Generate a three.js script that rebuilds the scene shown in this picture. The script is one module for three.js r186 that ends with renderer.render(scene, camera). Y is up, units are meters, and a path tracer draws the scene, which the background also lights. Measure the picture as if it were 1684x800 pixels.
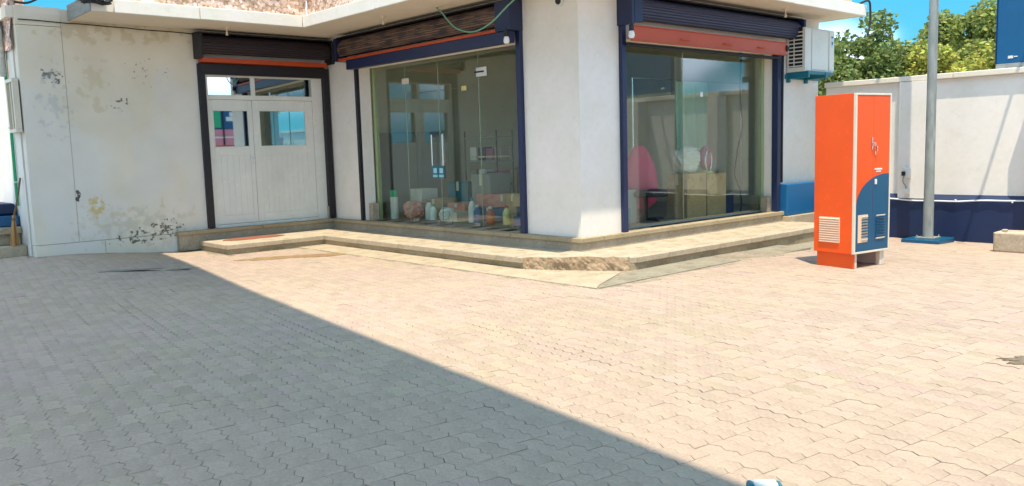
import * as THREE from 'three';
import { RoundedBoxGeometry } from 'three/addons/geometries/RoundedBoxGeometry.js';
import { mergeGeometries } from 'three/addons/utils/BufferGeometryUtils.js';

// ---------------------------------------------------------------- camera
const scene = new THREE.Scene();
const camera = new THREE.PerspectiveCamera(32.22, 1684 / 800, 0.05, 900);
{
  const yaw = 0.83922, pitch = 0.11236, roll = 0.02965;
  const f = new THREE.Vector3(Math.cos(yaw), -Math.tan(pitch), -Math.sin(yaw));
  camera.position.set(0, 1.5, 0);
  camera.lookAt(f.x, 1.5 + f.y, f.z);
  camera.rotateZ(-roll);
  camera.updateMatrixWorld(true);
}
// ---------------------------------------------------------------- noise
let seedState = 12345;
function rnd() { seedState = (seedState * 1664525 + 1013904223) >>> 0; return seedState / 4294967296; }
const rr = (a, b) => a + (b - a) * rnd();
function hsh(x, y, s = 0) { let h = Math.imul(x | 0, 374761393) ^ Math.imul(y | 0, 668265263) ^ Math.imul((s | 0) + 11, 1274126177); h = Math.imul(h ^ (h >>> 13), 1274126177); h ^= h >>> 16; return (h >>> 0) / 4294967296; }
function vn(x, y, per = 0, s = 0) {
  const xi = Math.floor(x), yi = Math.floor(y); let fx = x - xi, fy = y - yi;
  fx = fx * fx * (3 - 2 * fx); fy = fy * fy * (3 - 2 * fy);
  const m = per ? (a) => ((a % per) + per) % per : (a) => a;
  const a = hsh(m(xi), m(yi), s), b = hsh(m(xi + 1), m(yi), s), c = hsh(m(xi), m(yi + 1), s), d = hsh(m(xi + 1), m(yi + 1), s);
  return a + (b - a) * fx + (c - a) * fy + (a - b - c + d) * fx * fy;
}
function fbm(x, y, oct = 4, per = 0, s = 0) { let v = 0, a = 0.5, t = 0; for (let i = 0; i < oct; i++) { v += a * vn(x, y, per, s + i * 7); t += a; a *= 0.5; x *= 2; y *= 2; per *= 2; } return v / t; }
const cl = (v, a = 0, b = 1) => Math.min(b, Math.max(a, v));
const ss = (a, b, x) => { const t = cl((x - a) / (b - a)); return t * t * (3 - 2 * t); };

// ---------------------------------------------------------------- sky and sun
const SUN = new THREE.Vector3(-0.22, 1, 0.255).normalize();
{
  const w = 512, h = 256, data = new Float32Array(w * h * 4);
  for (let j = 0; j < h; j++) for (let i = 0; i < w; i++) {
    const el = ((j + 0.5) / h - 0.5) * Math.PI, az = (i / w) * 2 * Math.PI, k = (j * w + i) * 4;
    const s = Math.max(0, Math.sin(el));
    const hz = Math.exp(-s * 7);
    let r = 0.022 + 0.13 * hz, g = 0.315 + 0.20 * hz, b = 0.53 + 0.19 * hz;
    // broken fair-weather cloud over the whole dome
    const cx = Math.cos(az), cz = Math.sin(az), pr = 1 / (s + 0.16);
    const n = fbm(cx * Math.cos(el) * pr * 2.1 + 71.7, cz * Math.cos(el) * pr * 2.1 + 44.2, 5, 0, 3);
    const c = ss(0.47, 0.68, n) * 0.9 * ss(0.0, 0.10, s);
    r += (1.55 - r) * c; g += (1.8 - g) * c; b += (2.3 - b) * c;
    if (el < 0) { r = 0.3; g = 0.3; b = 0.3; }
    data[k] = r * 1.0; data[k + 1] = g * 1.0; data[k + 2] = b * 1.0; data[k + 3] = 1;
  }
  const t = new THREE.DataTexture(data, w, h, THREE.RGBAFormat, THREE.FloatType);
  t.mapping = THREE.EquirectangularReflectionMapping; t.magFilter = THREE.LinearFilter; t.minFilter = THREE.LinearFilter; t.needsUpdate = true;
  scene.background = t; scene.environment = t;
}
const sun = new THREE.DirectionalLight(new THREE.Color().setRGB(1, 0.885, 0.70), 3.85);
sun.position.copy(SUN).multiplyScalar(60).add(new THREE.Vector3(6, 0, -6)); sun.target.position.set(6, 0, -6);
sun.castShadow = true; sun.shadow.mapSize.set(4096, 4096);
Object.assign(sun.shadow.camera, { left: -26, right: 26, top: 26, bottom: -26, near: 5, far: 140 });
sun.shadow.radius = 1.2;
scene.add(sun, sun.target);
const renderer = new THREE.WebGLRenderer({ antialias: true });
renderer.setSize(1024, 486);
renderer.toneMapping = THREE.LinearToneMapping; renderer.toneMappingExposure = 1.68;
renderer.shadowMap.enabled = true; renderer.shadowMap.type = THREE.PCFSoftShadowMap;

// ---------------------------------------------------------------- textures and materials
function tex(n, fn, metres = 1, srgb = true) {
  const d = new Uint8Array(n * n * 4);
  for (let j = 0; j < n; j++) for (let i = 0; i < n; i++) { const c = fn(i / n, j / n), k = (j * n + i) * 4; d[k] = cl(c[0], 0, 255); d[k + 1] = cl(c[1], 0, 255); d[k + 2] = cl(c[2], 0, 255); d[k + 3] = 255; }
  const t = new THREE.DataTexture(d, n, n, THREE.RGBAFormat);
  t.wrapS = t.wrapT = THREE.RepeatWrapping; t.magFilter = THREE.LinearFilter; t.minFilter = THREE.LinearMipmapLinearFilter; t.generateMipmaps = true;
  if (srgb) t.colorSpace = THREE.SRGBColorSpace;
  t.repeat.set(1 / metres, 1 / metres); t.needsUpdate = true; return t;
}
const g1 = (v) => [v, v, v];
const T = {};
T.plaster = tex(512, (u, v) => { const n = fbm(u * 6, v * 6, 5, 6, 1), m = fbm(u * 40, v * 40, 3, 40, 2), st = fbm(u * 22, v * 3, 3, 0, 9) * 0; const d = 240 + 14 * n + 8 * (m - 0.5); const sp = ss(0.72, 0.8, fbm(u * 26, v * 26, 3, 26, 17)); return [d - sp * 3, d - 2 - sp * 4 - 4 * n, d - 6 - sp * 6 - 6 * (1 - n)]; }, 2.3);
T.plasterB = tex(512, (u, v) => g1(128 + 90 * (fbm(u * 30, v * 30, 4, 30, 5) - 0.5) + 60 * (fbm(u * 5, v * 5, 3, 5, 6) - 0.5)), 1.7, false);
T.conc = tex(512, (u, v) => { const n = fbm(u * 5, v * 5, 5, 5, 21), m = fbm(u * 60, v * 60, 3, 60, 22), s = ss(0.55, 0.72, fbm(u * 9, v * 9, 4, 9, 23)); const d = 200 + 40 * (n - 0.5) + 36 * (m - 0.5) - 20 * s; return [d + 6, d, d - 9 - 6 * s]; }, 1.1);
T.concB = tex(512, (u, v) => g1(128 + 110 * (fbm(u * 50, v * 50, 4, 50, 31) - 0.5) + 60 * (fbm(u * 8, v * 8, 3, 8, 32) - 0.5)), 0.9, false);
T.pav = tex(256, (u, v) => { const n = fbm(u * 5, v * 5, 4, 5, 41), m = fbm(u * 70, v * 70, 2, 70, 42); const d = 228 + 26 * (n - 0.5) + 28 * (m - 0.5); return [d, d - 1, d - 3]; }, 0.7);
T.pavB = tex(256, (u, v) => g1(128 + 150 * (fbm(u * 46, v * 46, 3, 46, 43) - 0.5)), 0.45, false);
T.sand = tex(512, (u, v) => { const n = fbm(u * 8, v * 8, 5, 8, 51), m = fbm(u * 90, v * 90, 2, 90, 52); const d = 180 + 60 * (n - 0.5) + 60 * (m - 0.5); return [d, d - 6, d - 16]; }, 3.1);
T.rub = tex(512, (u, v) => { let best = 9, id = 0; const N = 26; const x = u * N, y = v * N; for (let a = -1; a <= 1; a++) for (let b = -1; b <= 1; b++) { const xi = Math.floor(x) + a, yi = Math.floor(y) + b, mx = ((xi % N) + N) % N, my = ((yi % N) + N) % N; const px = xi + hsh(mx, my, 1), py = yi + hsh(mx, my, 2), d = Math.hypot(px - x, py - y); if (d < best) { best = d; id = hsh(mx, my, 3); } } const n = fbm(u * 60, v * 60, 3, 60, 61); const e = 0; const d = 176 + 60 * (id - 0.4) + 60 * (n - 0.5) - e; return best > 0.62 ? [150 + 30 * n, 126 + 26 * n, 104 + 20 * n] : [d + 26 + 10 * id, d + 4, d - 20 + 24 * id]; }, 1.25);
T.rust = tex(512, (u, v) => { const n = fbm(u * 5, v * 70, 4, 0, 71), m = fbm(u * 7, v * 7, 4, 7, 72); const k = ss(0.42, 0.62, n * 0.6 + m * 0.45); return [96 + 70 * k + 30 * (n - 0.5), 84 + 46 * k + 30 * (n - 0.5), 84 + 18 * k + 24 * (n - 0.5)]; }, 1.4);
T.scuff = tex(512, (u, v) => { const n = fbm(u * 4, v * 4, 5, 4, 81), m = ss(0.70, 0.76, fbm(u * 30, v * 30, 4, 30, 82)); const d = 236 + 26 * (n - 0.5); return [d + m * 8, d + m * 6, d + m * 4]; }, 1.6);
T.metal = tex(256, (u, v) => g1(200 + 60 * (fbm(u * 6, v * 30, 4, 0, 91) - 0.5)), 0.9);
// the stained panel wall beside the door: paint blisters, ochre patch, mould specks, seen in the photograph (metre box 2.96..5.52 by 0..3.6)
T.leftwall = (() => {
  const n = 1024; return tex(n, (u, v) => {
    const x = u * 2.56, y = v * 3.6;
    let d = 236 + 14 * (fbm(x * 3, y * 3, 4, 0, 101) - 0.5), c = [d, d - 4, d - 12];
    const warm = ss(0.45, 0.65, fbm(x * 1.5 + 3, y * 0.9, 4, 0, 102)); c = [c[0], c[1] - 3 * warm, c[2] - 12 * warm];
    const mix = (k, q) => { c = [c[0] + (q[0] - c[0]) * k, c[1] + (q[1] - c[1]) * k, c[2] + (q[2] - c[2]) * k]; };
    const patch = (cx, cy, rx, ry, lo, hi, f, s, q, a) => { const e = 1 - Math.hypot((x - cx) / rx, (y - cy) / ry); if (e <= 0) return; const t = fbm(x * f, y * f, 5, 0, s) + 0.55 * (Math.min(e, 0.6) - 0.3); mix(ss(lo, hi, t) * a, q); };
    patch(1.05, 0.66, 0.55, 0.30, 0.54, 0.80, 12, 103, [220, 202, 164], 0.5);        // ochre bare render
    patch(0.88, 0.80, 0.22, 0.2, 0.52, 0.80, 22, 104, [220, 192, 122], 0.75);
    patch(1.5, 0.42, 1.2, 0.5, 0.50, 0.80, 12, 105, [212, 206, 188], 0.6);           // worn grey
    patch(1.55, 0.30, 0.85, 0.2, 0.70, 0.80, 26, 106, [84, 76, 62], 0.75);          // mould at the foot
    patch(1.85, 0.42, 0.5, 0.2, 0.71, 0.80, 28, 113, [84, 76, 62], 0.75);
    patch(0.40, 2.72, 0.20, 0.22, 0.68, 0.76, 24, 107, [76, 78, 82], 0.7);         // black blister on pilaster
    patch(0.42, 2.4, 0.35, 0.8, 0.58, 0.80, 14, 108, [190, 194, 196], 0.4);
    patch(1.75, 2.85, 0.62, 0.45, 0.885, 0.92, 30, 109, [96, 90, 80], 0.7);        // specks
    patch(1.3, 2.35, 0.35, 0.2, 0.82, 0.86, 26, 110, [70, 64, 58], 0.7);
    patch(0.9, 2.6, 0.4, 0.6, 0.58, 0.76, 8, 111, [214, 200, 168], 0.45);
    patch(1.2, 3.4, 1.6, 0.25, 0.58, 0.76, 9, 112, [206, 192, 160], 0.45);
    patch(0.62, 0.95, 0.05, 0.12, 0.5, 0.56, 18, 114, [60, 56, 52], 0.8);
    return c;
  }, 1);
})();
function M(r, g, b, rough = 0.8, o = {}) { const m = new THREE.MeshPhysicalMaterial({ roughness: rough, side: THREE.DoubleSide, ...o }); m.color.setRGB(r, g, b); return m; }
const mat = {
  wall: M(0.86, 0.84, 0.80, 0.85, { map: T.plaster, bumpMap: T.plasterB, bumpScale: 0.0025 }),
  stained: M(0.88, 0.86, 0.83, 0.85, { map: T.leftwall }),
  fascia: M(0.88, 0.86, 0.81, 0.85, { map: T.plaster, bumpMap: T.plasterB, bumpScale: 0.004 }),
  soffit: M(0.82, 0.77, 0.68, 0.9, { map: T.plaster, bumpMap: T.plasterB, bumpScale: 0.003 }),
  concrete: M(0.62, 0.55, 0.44, 0.92, { map: T.conc, bumpMap: T.concB, bumpScale: 0.005 }),
  stepedge: M(0.60, 0.51, 0.35, 0.92, { map: T.conc, bumpMap: T.concB, bumpScale: 0.005 }),
  tread: M(0.72, 0.63, 0.50, 0.92, { map: T.conc, bumpMap: T.concB, bumpScale: 0.004 }),
  greystrip: M(0.44, 0.41, 0.33, 0.92, { map: T.conc, bumpMap: T.concB, bumpScale: 0.005 }),
  apron: M(0.70, 0.60, 0.46, 0.92, { map: T.conc, bumpMap: T.concB, bumpScale: 0.005 }),
  rubble: M(1.0, 0.98, 0.93, 0.95, { map: T.rub }),
  brokenstone: M(0.70, 0.53, 0.37, 0.95, { map: T.conc, bumpMap: T.concB, bumpScale: 0.012 }),
  sand: M(0.62, 0.54, 0.44, 0.95, { map: T.sand }),
  dark: M(0.018, 0.014, 0.022, 0.5, { map: T.metal }),
  navy: M(0.012, 0.024, 0.085, 0.45, { map: T.scuff }),
  navyroll: M(0.040, 0.045, 0.095, 0.5, { map: T.scuff }),
  plumroll: M(0.028, 0.018, 0.026, 0.5, { map: T.scuff }),
  rustroll: M(0.48, 0.46, 0.50, 0.6, { map: T.rust }),
  red: M(0.56, 0.075, 0.014, 0.45, { map: T.scuff }),
  white: M(0.82, 0.82, 0.78, 0.4, { map: T.scuff }),
  frame: M(0.88, 0.87, 0.81, 0.4, { map: T.scuff }),
  glass: M(0.92, 0.97, 0.93, 0.0, { transmission: 1, thickness: 0, ior: 1.62 }),
  mirrorglass: M(0.50, 0.58, 0.60, 0.02, { metalness: 1 }),
  glassedge: M(0.34, 0.40, 0.20, 0.2),
  steel: M(0.72, 0.72, 0.70, 0.25, { metalness: 1 }),
  teal: M(0.004, 0.17, 0.24, 0.45, { map: T.scuff }),
  basblue: M(0.006, 0.024, 0.09, 0.5, { map: T.scuff, bumpMap: T.plasterB, bumpScale: 0.002 }),
  footblue: M(0.004, 0.13, 0.33, 0.5, { map: T.scuff, bumpMap: T.plasterB, bumpScale: 0.002 }),
  signblue: M(0.002, 0.11, 0.27, 0.4, { map: T.scuff }),
  orange: M(0.95, 0.10, 0.002, 0.35, { map: T.scuff }),
  cabblue: M(0.003, 0.095, 0.20, 0.35, { map: T.scuff }),
  cream: M(0.80, 0.72, 0.58, 0.5, { map: T.scuff }),
  vent: M(0.78, 0.52, 0.36, 0.5),
  galv: M(0.46, 0.50, 0.48, 0.5, { map: T.metal }),
  acbody: M(0.80, 0.78, 0.70, 0.5, { map: T.scuff }),
  black: M(0.012, 0.012, 0.014, 0.6),
  greencable: M(0.16, 0.38, 0.26, 0.6),
  green: M(0.02, 0.38, 0.17, 0.5),
  bulb: M(0.85, 0.86, 0.88, 0.3),
  hose: M(0.80, 0.82, 0.84, 0.5),
  room: M(0.70, 0.72, 0.62, 0.9, { map: T.plaster }),
    floorin: M(0.52, 0.49, 0.43, 0.5, { map: T.conc }),
  card: M(0.74, 0.52, 0.28, 0.9, { map: T.conc }),
  pink: M(0.66, 0.06, 0.16, 0.6), purple: M(0.34, 0.10, 0.22, 0.6),
  clearwrap: M(0.80, 0.82, 0.80, 0.25),
  greymetal: M(0.26, 0.28, 0.27, 0.5), wood: M(0.32, 0.19, 0.09, 0.6, { map: T.conc }),
  yellow: M(0.60, 0.55, 0.20, 0.6), salmon: M(0.72, 0.30, 0.24, 0.8),
  straw: M(0.56, 0.30, 0.12, 0.9), mat: M(0.46, 0.17, 0.11, 1, { map: T.conc }),
  mud: M(0.46, 0.31, 0.16, 0.95, { map: T.conc }), canopy: M(0.62, 0.68, 0.74, 0.6),
  bark: M(0.12, 0.09, 0.06, 0.95), tyre: M(0.02, 0.02, 0.02, 0.9),
};
// ---------------------------------------------------------------- builders
const used = {};
function numbered(n) { const k = used[n] = (used[n] ?? -1) + 1; return k ? `${n}_${String(k).padStart(3, '0')}` : n; }
function shade(o) { o.traverse((m) => { if (m.isMesh) { m.castShadow = true; m.receiveShadow = true; } }); }
function thing(name, label, category, pos = [0, 0, 0], turn = 0, group) {
  const o = new THREE.Group(); o.name = numbered(name); o.position.set(...pos); o.rotation.y = turn; scene.add(o);
  o.userData = { label, category }; if (group) o.userData.group = group; o.updateMatrixWorld(true); return o;
}
function setting(name) { const o = new THREE.Group(); o.name = numbered(name); o.userData = { kind: 'structure' }; scene.add(o); return o; }
function uvm(g) {      // uv in metres from the dominant axis of each face
  if (g.index) g = g.toNonIndexed();
  const p = g.attributes.position, n = g.attributes.normal, uv = new Float32Array(p.count * 2);
  for (let i = 0; i < p.count; i++) {
    const ax = Math.abs(n.getX(i)), ay = Math.abs(n.getY(i)), az = Math.abs(n.getZ(i));
    if (ay >= ax && ay >= az) { uv[2 * i] = p.getX(i); uv[2 * i + 1] = p.getZ(i); } else if (ax >= az) { uv[2 * i] = p.getZ(i); uv[2 * i + 1] = p.getY(i); } else { uv[2 * i] = p.getX(i); uv[2 * i + 1] = p.getY(i); }
  }
  g.setAttribute('uv', new THREE.BufferAttribute(uv, 2)); return g;
}
function strip(g) { g = g.index ? g.toNonIndexed() : g; for (const k of Object.keys(g.attributes)) if (!['position', 'normal', 'uv'].includes(k)) g.deleteAttribute(k); return g; }
const join = (a) => (a.length === 1 ? a[0] : mergeGeometries(a.map(strip)));
function bx(x0, x1, y0, y1, z0, z1, r = 0.004) {
  const w = Math.abs(x1 - x0), h = Math.abs(y1 - y0), d = Math.abs(z1 - z0); const m = Math.min(w, h, d);
  const g = r > 0 && m > 0.004 ? new RoundedBoxGeometry(w, h, d, 1, Math.min(r, m * 0.45)) : new THREE.BoxGeometry(w, h, d);
  g.translate((x0 + x1) / 2, (y0 + y1) / 2, (z0 + z1) / 2); return uvm(g);
}
function prism(pts, y0, y1, bevel = 0) {      // footprint [[x,z]...] raised from y0 to y1
  const s = new THREE.Shape(pts.map(([x, z]) => new THREE.Vector2(x, -z)));
  const g = new THREE.ExtrudeGeometry(s, { depth: y1 - y0 - 2 * bevel, bevelEnabled: bevel > 0, bevelSize: bevel, bevelOffset: -bevel, bevelThickness: bevel, bevelSegments: 1 });
  g.rotateX(-Math.PI / 2); g.translate(0, y0 + bevel, 0); return uvm(g);
}
function tube(pts, r, seg = 24, rad = 8, closed = false) { const g = new THREE.TubeGeometry(new THREE.CatmullRomCurve3(pts.map((p) => new THREE.Vector3(...p)), closed), seg, r, rad, closed); return g; }
function cyl(x, y0, y1, z, r0, r1 = r0, seg = 16) { const g = new THREE.CylinderGeometry(r1, r0, y1 - y0, seg); g.translate(x, (y0 + y1) / 2, z); return g; }
function lathe(pts, seg = 20) { return new THREE.LatheGeometry(pts.map((p) => new THREE.Vector2(...p)), seg); }
function obj(name, geo, m, parent, label) {   // geometry in the parent's own frame
  const o = new THREE.Mesh(Array.isArray(geo) ? join(geo) : geo, m); o.name = name; o.castShadow = o.receiveShadow = true; parent.add(o); if (label) o.userData.label = label; return o;
}
function objw(name, geo, m, parent, label) {  // geometry in world metres, unrotated parent
  const g = Array.isArray(geo) ? join(geo) : geo; let p = parent; const v = new THREE.Vector3(); while (p && p !== scene) { v.add(p.position); p = p.parent; } g.translate(-v.x, -v.y, -v.z); return obj(name, g, m, parent, label);
}
function partGroup(name, parent, pos = [0, 0, 0], turn = 0, label) { const o = new THREE.Group(); o.name = name; o.position.set(...pos); o.rotation.y = turn; parent.add(o); if (label) o.userData.label = label; return o; }

// ---------------------------------------------------------------- ground
const H = (x, z) => 0.137 * ss(5.3, 3.2, x) * ss(-8.5, -13, z) - 0.036 * Math.max(0, Math.min(x, 14.5) - 9.8);
const DX = 7.88, W2 = -7.42, DZ = -13.6, LX = 2.96, BX = 13.97;
{
  const xs = [], zs = []; for (let x = -8; x <= 20; x += 0.5) xs.push(x); for (let z = -24; z <= 12; z += 0.5) zs.push(z);
  xs.unshift(-300, -120, -60, -30, -15); xs.push(30, 60, 120, 300); zs.unshift(-300, -120, -60, -34); zs.push(20, 40, 90, 300);
  const pos = [], idx = [], uv = [], nx = xs.length;
  for (const z of zs) for (const x of xs) { pos.push(x, H(x, z) - 0.0042, z); uv.push(x, z); }
  for (let j = 0; j < zs.length - 1; j++) for (let i = 0; i < nx - 1; i++) { const a = j * nx + i, b = a + 1, c = a + nx, d = c + 1; idx.push(a, c, b, b, c, d); }
  const g = new THREE.BufferGeometry(); g.setAttribute('position', new THREE.Float32BufferAttribute(pos, 3)); g.setAttribute('uv', new THREE.Float32BufferAttribute(uv, 2)); g.setIndex(idx); g.computeVertexNormals();
  const o = new THREE.Mesh(g, mat.sand); o.name = 'ground'; o.receiveShadow = true; o.userData.kind = 'structure'; scene.add(o);
}
const APX = 6.5, APZ = -5.93;
const stepOuter = [[5.30, -12.42], [6.96, -12.42], [6.985, -7.6], [7.68, -6.47], [12.75, -6.45]];
function covered(x, z) {
  if (z < -12.46 + 0.05 && x > 5.28) return true;
  if (z < DZ + 0.05 && x > LX) return true;
  if (x > 4.96 && z < -13.45) return true;
  if (x > APX && z < APZ && x < 12.75) return true;
  if (x > 12.7 && z < -6.9) return true;
  if (x > 13.86) return true;
  return false;
}
{
  const root = setting('block_paving');
  const L = 0.208, Wd = 0.106, gap = 0.0017, a = 0.0125, ch = 0.0012, dep = 0.02;
  const ts = [-0.5, -0.25, 0, 0.25, 0.5], out = [];
  for (let i = 0; i < 5; i++) out.push([Wd / 2 - gap / 2 + (i % 2 ? a : -a) * 1, ts[i] * (L - gap)]);
  for (let i = 4; i >= 0; i--) out.push([-Wd / 2 + gap / 2 + (i % 2 ? a : -a), ts[i] * (L - gap)]);
  function paverGeo(vr) {
    const n = out.length, P = [], N = [];
    const o2 = out.map(([x, z], i) => [x + (hsh(i, vr, 5) - 0.5) * 0.0034, z + (hsh(i, vr, 6) - 0.5) * 0.0034]);
    const inn = o2.map(([x, z], i) => [x - Math.sign(x) * ch, z - (Math.abs(ts[i < 5 ? i : 9 - i]) === 0.5 ? Math.sign(z) * ch : 0)]);
    const tri = (A, B, Cc) => { const u = [B[0] - A[0], B[1] - A[1], B[2] - A[2]], v = [Cc[0] - A[0], Cc[1] - A[1], Cc[2] - A[2]]; const m = [u[1] * v[2] - u[2] * v[1], u[2] * v[0] - u[0] * v[2], u[0] * v[1] - u[1] * v[0]], l = Math.hypot(...m) || 1; P.push(...A, ...B, ...Cc); for (let k = 0; k < 3; k++) N.push(m[0] / l, m[1] / l, m[2] / l); };
    const top = (q) => [q[0], 0, q[1]], mid = (q) => [q[0], -ch, q[1]], bot = (q) => [q[0], -dep, q[1]];
    for (let i = 0; i < 4; i++) { const A = inn[i], B = inn[i + 1], Cc = inn[9 - i - 1], D = inn[9 - i]; tri(top(A), top(D), top(Cc)); tri(top(A), top(Cc), top(B)); }
    for (let i = 0; i < n; i++) { const j = (i + 1) % n; tri(top(inn[i]), top(inn[j]), mid(o2[j])); tri(top(inn[i]), mid(o2[j]), mid(o2[i])); tri(mid(o2[i]), mid(o2[j]), bot(o2[j])); tri(mid(o2[i]), bot(o2[j]), bot(o2[i])); }
    const g = new THREE.BufferGeometry(); g.setAttribute('position', new THREE.Float32BufferAttribute(P, 3)); g.setAttribute('normal', new THREE.Float32BufferAttribute(N, 3));
    for (let i = 0; i < P.length / 3; i++) if (N[3 * i + 1] < 0 && N[3 * i + 1] < -0.5) { N[3 * i] *= -1; }
    const uv = []; for (let i = 0; i < P.length / 3; i++) uv.push(P[3 * i] + vr * 0.19, P[3 * i + 2] + vr * 0.31); g.setAttribute('uv', new THREE.Float32BufferAttribute(uv, 2));
    return g;
  }
  const geos = [0, 1, 2, 3].map(paverGeo);
  const ang = 0.128, ca = Math.cos(ang), sa = Math.sin(ang), list = [];
  const v3 = new THREE.Vector3();
  for (let c = -105; c < 170; c++) {
    const off = hsh(Math.floor(c / 2), 1, 77) > 0.55 ? 0.5 : 0;
    const crack = hsh(c, 3, 78) > 0.93 ? 0.006 : 0;
    for (let r = -90; r < 34; r++) {
      const px = c * Wd + 0.3 + crack * ss(0.5, 0.62, vn(c * 1.7, r * 0.12, 0, 5)), pz = (r + off) * L;
      const x = ca * px - sa * pz, z = sa * px + ca * pz;       // columns lean with the canopy edge
      if (x < -5.5 || x > 13.8 || z < -13.9 || z > 2.2) continue;
      if (covered(x + 0.05, z - 0.1) || covered(x - 0.02, z)) continue;
      const h1 = hsh(c, r, 1), h2 = hsh(c, r, 2), h3 = hsh(c, r, 3), h4 = hsh(c, r, 4);
      const big = fbm(x * 0.5 + 40, z * 0.5 + 40, 3, 0, 55), big2 = fbm(x * 0.9 + 10, z * 0.9 + 90, 3, 0, 56);
      let v = 0.95 + 0.06 * (h1 - 0.5) + 0.14 * (big - 0.5); if (h2 > 0.965) v *= 0.94;
      let cr = 0.56 * v * (1 + 0.05 * (h3 - 0.5)), cg = 0.425 * v * (1 + 0.035 * (h4 - 0.5) + 0.05 * (big2 - 0.5)), cb = 0.325 * v * (1 + 0.09 * (h3 - 0.5) - 0.10 * (big2 - 0.5));
      if (h4 > 0.95) { cr *= 1.02; cb *= 1.03; cg *= 0.985; }
      const wide = hsh(c, r, 9) > 0.965 ? 0.004 : 0;
      const y = H(x, z) + (hsh(c, r, 6) - 0.5) * 0.0018 - (hsh(c, r, 7) > 0.97 ? 0.003 : 0);
      const tx = (hsh(c, r, 10) - 0.5) * 0.005, tz = (hsh(c, r, 11) - 0.5) * 0.005;
      const slx = (H(x + 0.1, z) - H(x - 0.1, z)) / 0.2, slz = (H(x, z + 0.1) - H(x, z - 0.1)) / 0.2;
      const item = { x: x + (hsh(c, r, 12) - 0.5) * 0.003 + wide, y, z: z + (hsh(c, r, 13) - 0.5) * 0.003, rx: tx - slz, rz: tz + slx, ry: -ang + (h2 > 0.9 ? (h3 - 0.5) * 0.03 : (h3 - 0.5) * 0.008), v: Math.floor(h1 * 4), col: [cr, cg, cb], q: Math.floor(h2 * 8) };
      v3.set(x, y, z).project(camera); item.d = Math.hypot(x, 1.5, z); item.vis = v3.z < 1 && Math.abs(v3.x) < 1.0 && Math.abs(v3.y) < 0.99;
      const crackCol = (c === 12 || c === 21 || c === 33 || c === 52) && vn(c * 1.7, r * 0.16, 0, 5) > 0.5; item.sx = crackCol ? 0.93 : (hsh(c, r, 21) > 0.94 ? 0.965 : 1); item.sz = hsh(c, r, 22) > 0.96 ? 0.978 : 1; item.dirt = item.sx < 1 || item.sz < 1;
      list.push(item);
    }
  }
  list.sort((p, q) => (q.vis - p.vis) || (p.d - q.d));
  const near = list.slice(0, 300), far = list.slice(300);
  const pm = (c) => { const m = M(...c, 0.9, { map: T.pav, bumpMap: T.pavB, bumpScale: 0.0010 }); return m; };
  const bins = {}; near.forEach((p) => { (bins[p.q] ??= []).push(p); });
  const nearMats = {}; for (const k in bins) { const b = bins[k], c = [0, 1, 2].map((i) => b.reduce((s, p) => s + p.col[i], 0) / b.length * (0.965 + 0.01 * k)); nearMats[k] = pm(c); }
  const e = new THREE.Euler(), qn = new THREE.Quaternion(), mx = new THREE.Matrix4();
  for (const p of near) { const o = new THREE.Mesh(geos[p.v], nearMats[p.q]); o.name = 'paver'; o.position.set(p.x, p.y, p.z); o.rotation.set(p.rx, p.ry, p.rz); o.scale.set(p.sx, 1, p.sz); o.castShadow = o.receiveShadow = true; root.add(o); }
  for (let v = 0; v < 4; v++) {
    const f = far.filter((p) => p.v === v), im = new THREE.InstancedMesh(geos[v], pm([1, 1, 1]), f.length); im.name = 'paver_field'; im.userData.kind = 'stuff'; im.castShadow = im.receiveShadow = true;
    const col = new THREE.Color();
    f.forEach((p, i) => { qn.setFromEuler(e.set(p.rx, p.ry, p.rz)); mx.compose(new THREE.Vector3(p.x, p.y, p.z), qn, new THREE.Vector3(p.sx, 1, p.sz)); im.setMatrixAt(i, mx); im.setColorAt(i, col.setRGB(...p.col)); });
    root.add(im);
  }
  const dirt = list.filter((p) => p.dirt), dg = geos[0].clone().translate(0, -0.0022, 0), di = new THREE.InstancedMesh(dg, M(0.10, 0.085, 0.065, 1), dirt.length); di.name = 'joint_soil'; di.userData.kind = 'stuff'; di.receiveShadow = true;
  dirt.forEach((p, i) => { qn.setFromEuler(e.set(p.rx, p.ry, p.rz)); mx.compose(new THREE.Vector3(p.x, p.y, p.z), qn, new THREE.Vector3(1.0, 1, 1.0)); di.setMatrixAt(i, mx); }); root.add(di);
  console.log('pavers', list.length, dirt.length);
}
// ---------------------------------------------------------------- building shell
const shop = thing('shop_building', 'white single storey corner shop with two glass fronts and a white double door', 'building', [8, 0, -9.5]);
const WT = 3.53;
const W = (n, g, m, l) => objw(n, g, m, shop, l);
function stainedPanel(name, x0, x1, y0, y1, zf, m = mat.stained) { // panel with the stain map laid in wall metres
  const g = bx(x0, x1, y0, y1, zf - 0.2, zf, 0.003), p = g.attributes.position, uv = g.attributes.uv, n = g.attributes.normal;
  for (let i = 0; i < p.count; i++) uv.setXY(i, (p.getX(i) - LX) / 2.56, (p.getY(i)) / 3.6);
  return W(name, g, m);
}
stainedPanel('wall_panel', LX, 3.545, 0.30, 3.43, DZ + 0.006);
stainedPanel('wall_panel', LX, 3.545, 3.436, 3.70, DZ + 0.010);
stainedPanel('wall_panel', 3.55, 5.52, 0.30, WT, DZ);
stainedPanel('base_board', LX, 3.9, -0.05, 0.294, DZ + 0.016);
stainedPanel('base_board', 3.905, 4.985, -0.05, 0.294, DZ + 0.012);
W('wall', bx(5.52, DX, 2.84, WT, DZ - 0.2, DZ), mat.wall);
W('wall', bx(4.985, DX, -0.05, 0.33, DZ - 0.2, DZ - 0.001), mat.wall);
W('wall', bx(DX, DX + 0.22, 0.1, WT, DZ, -12.56), mat.wall);
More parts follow.
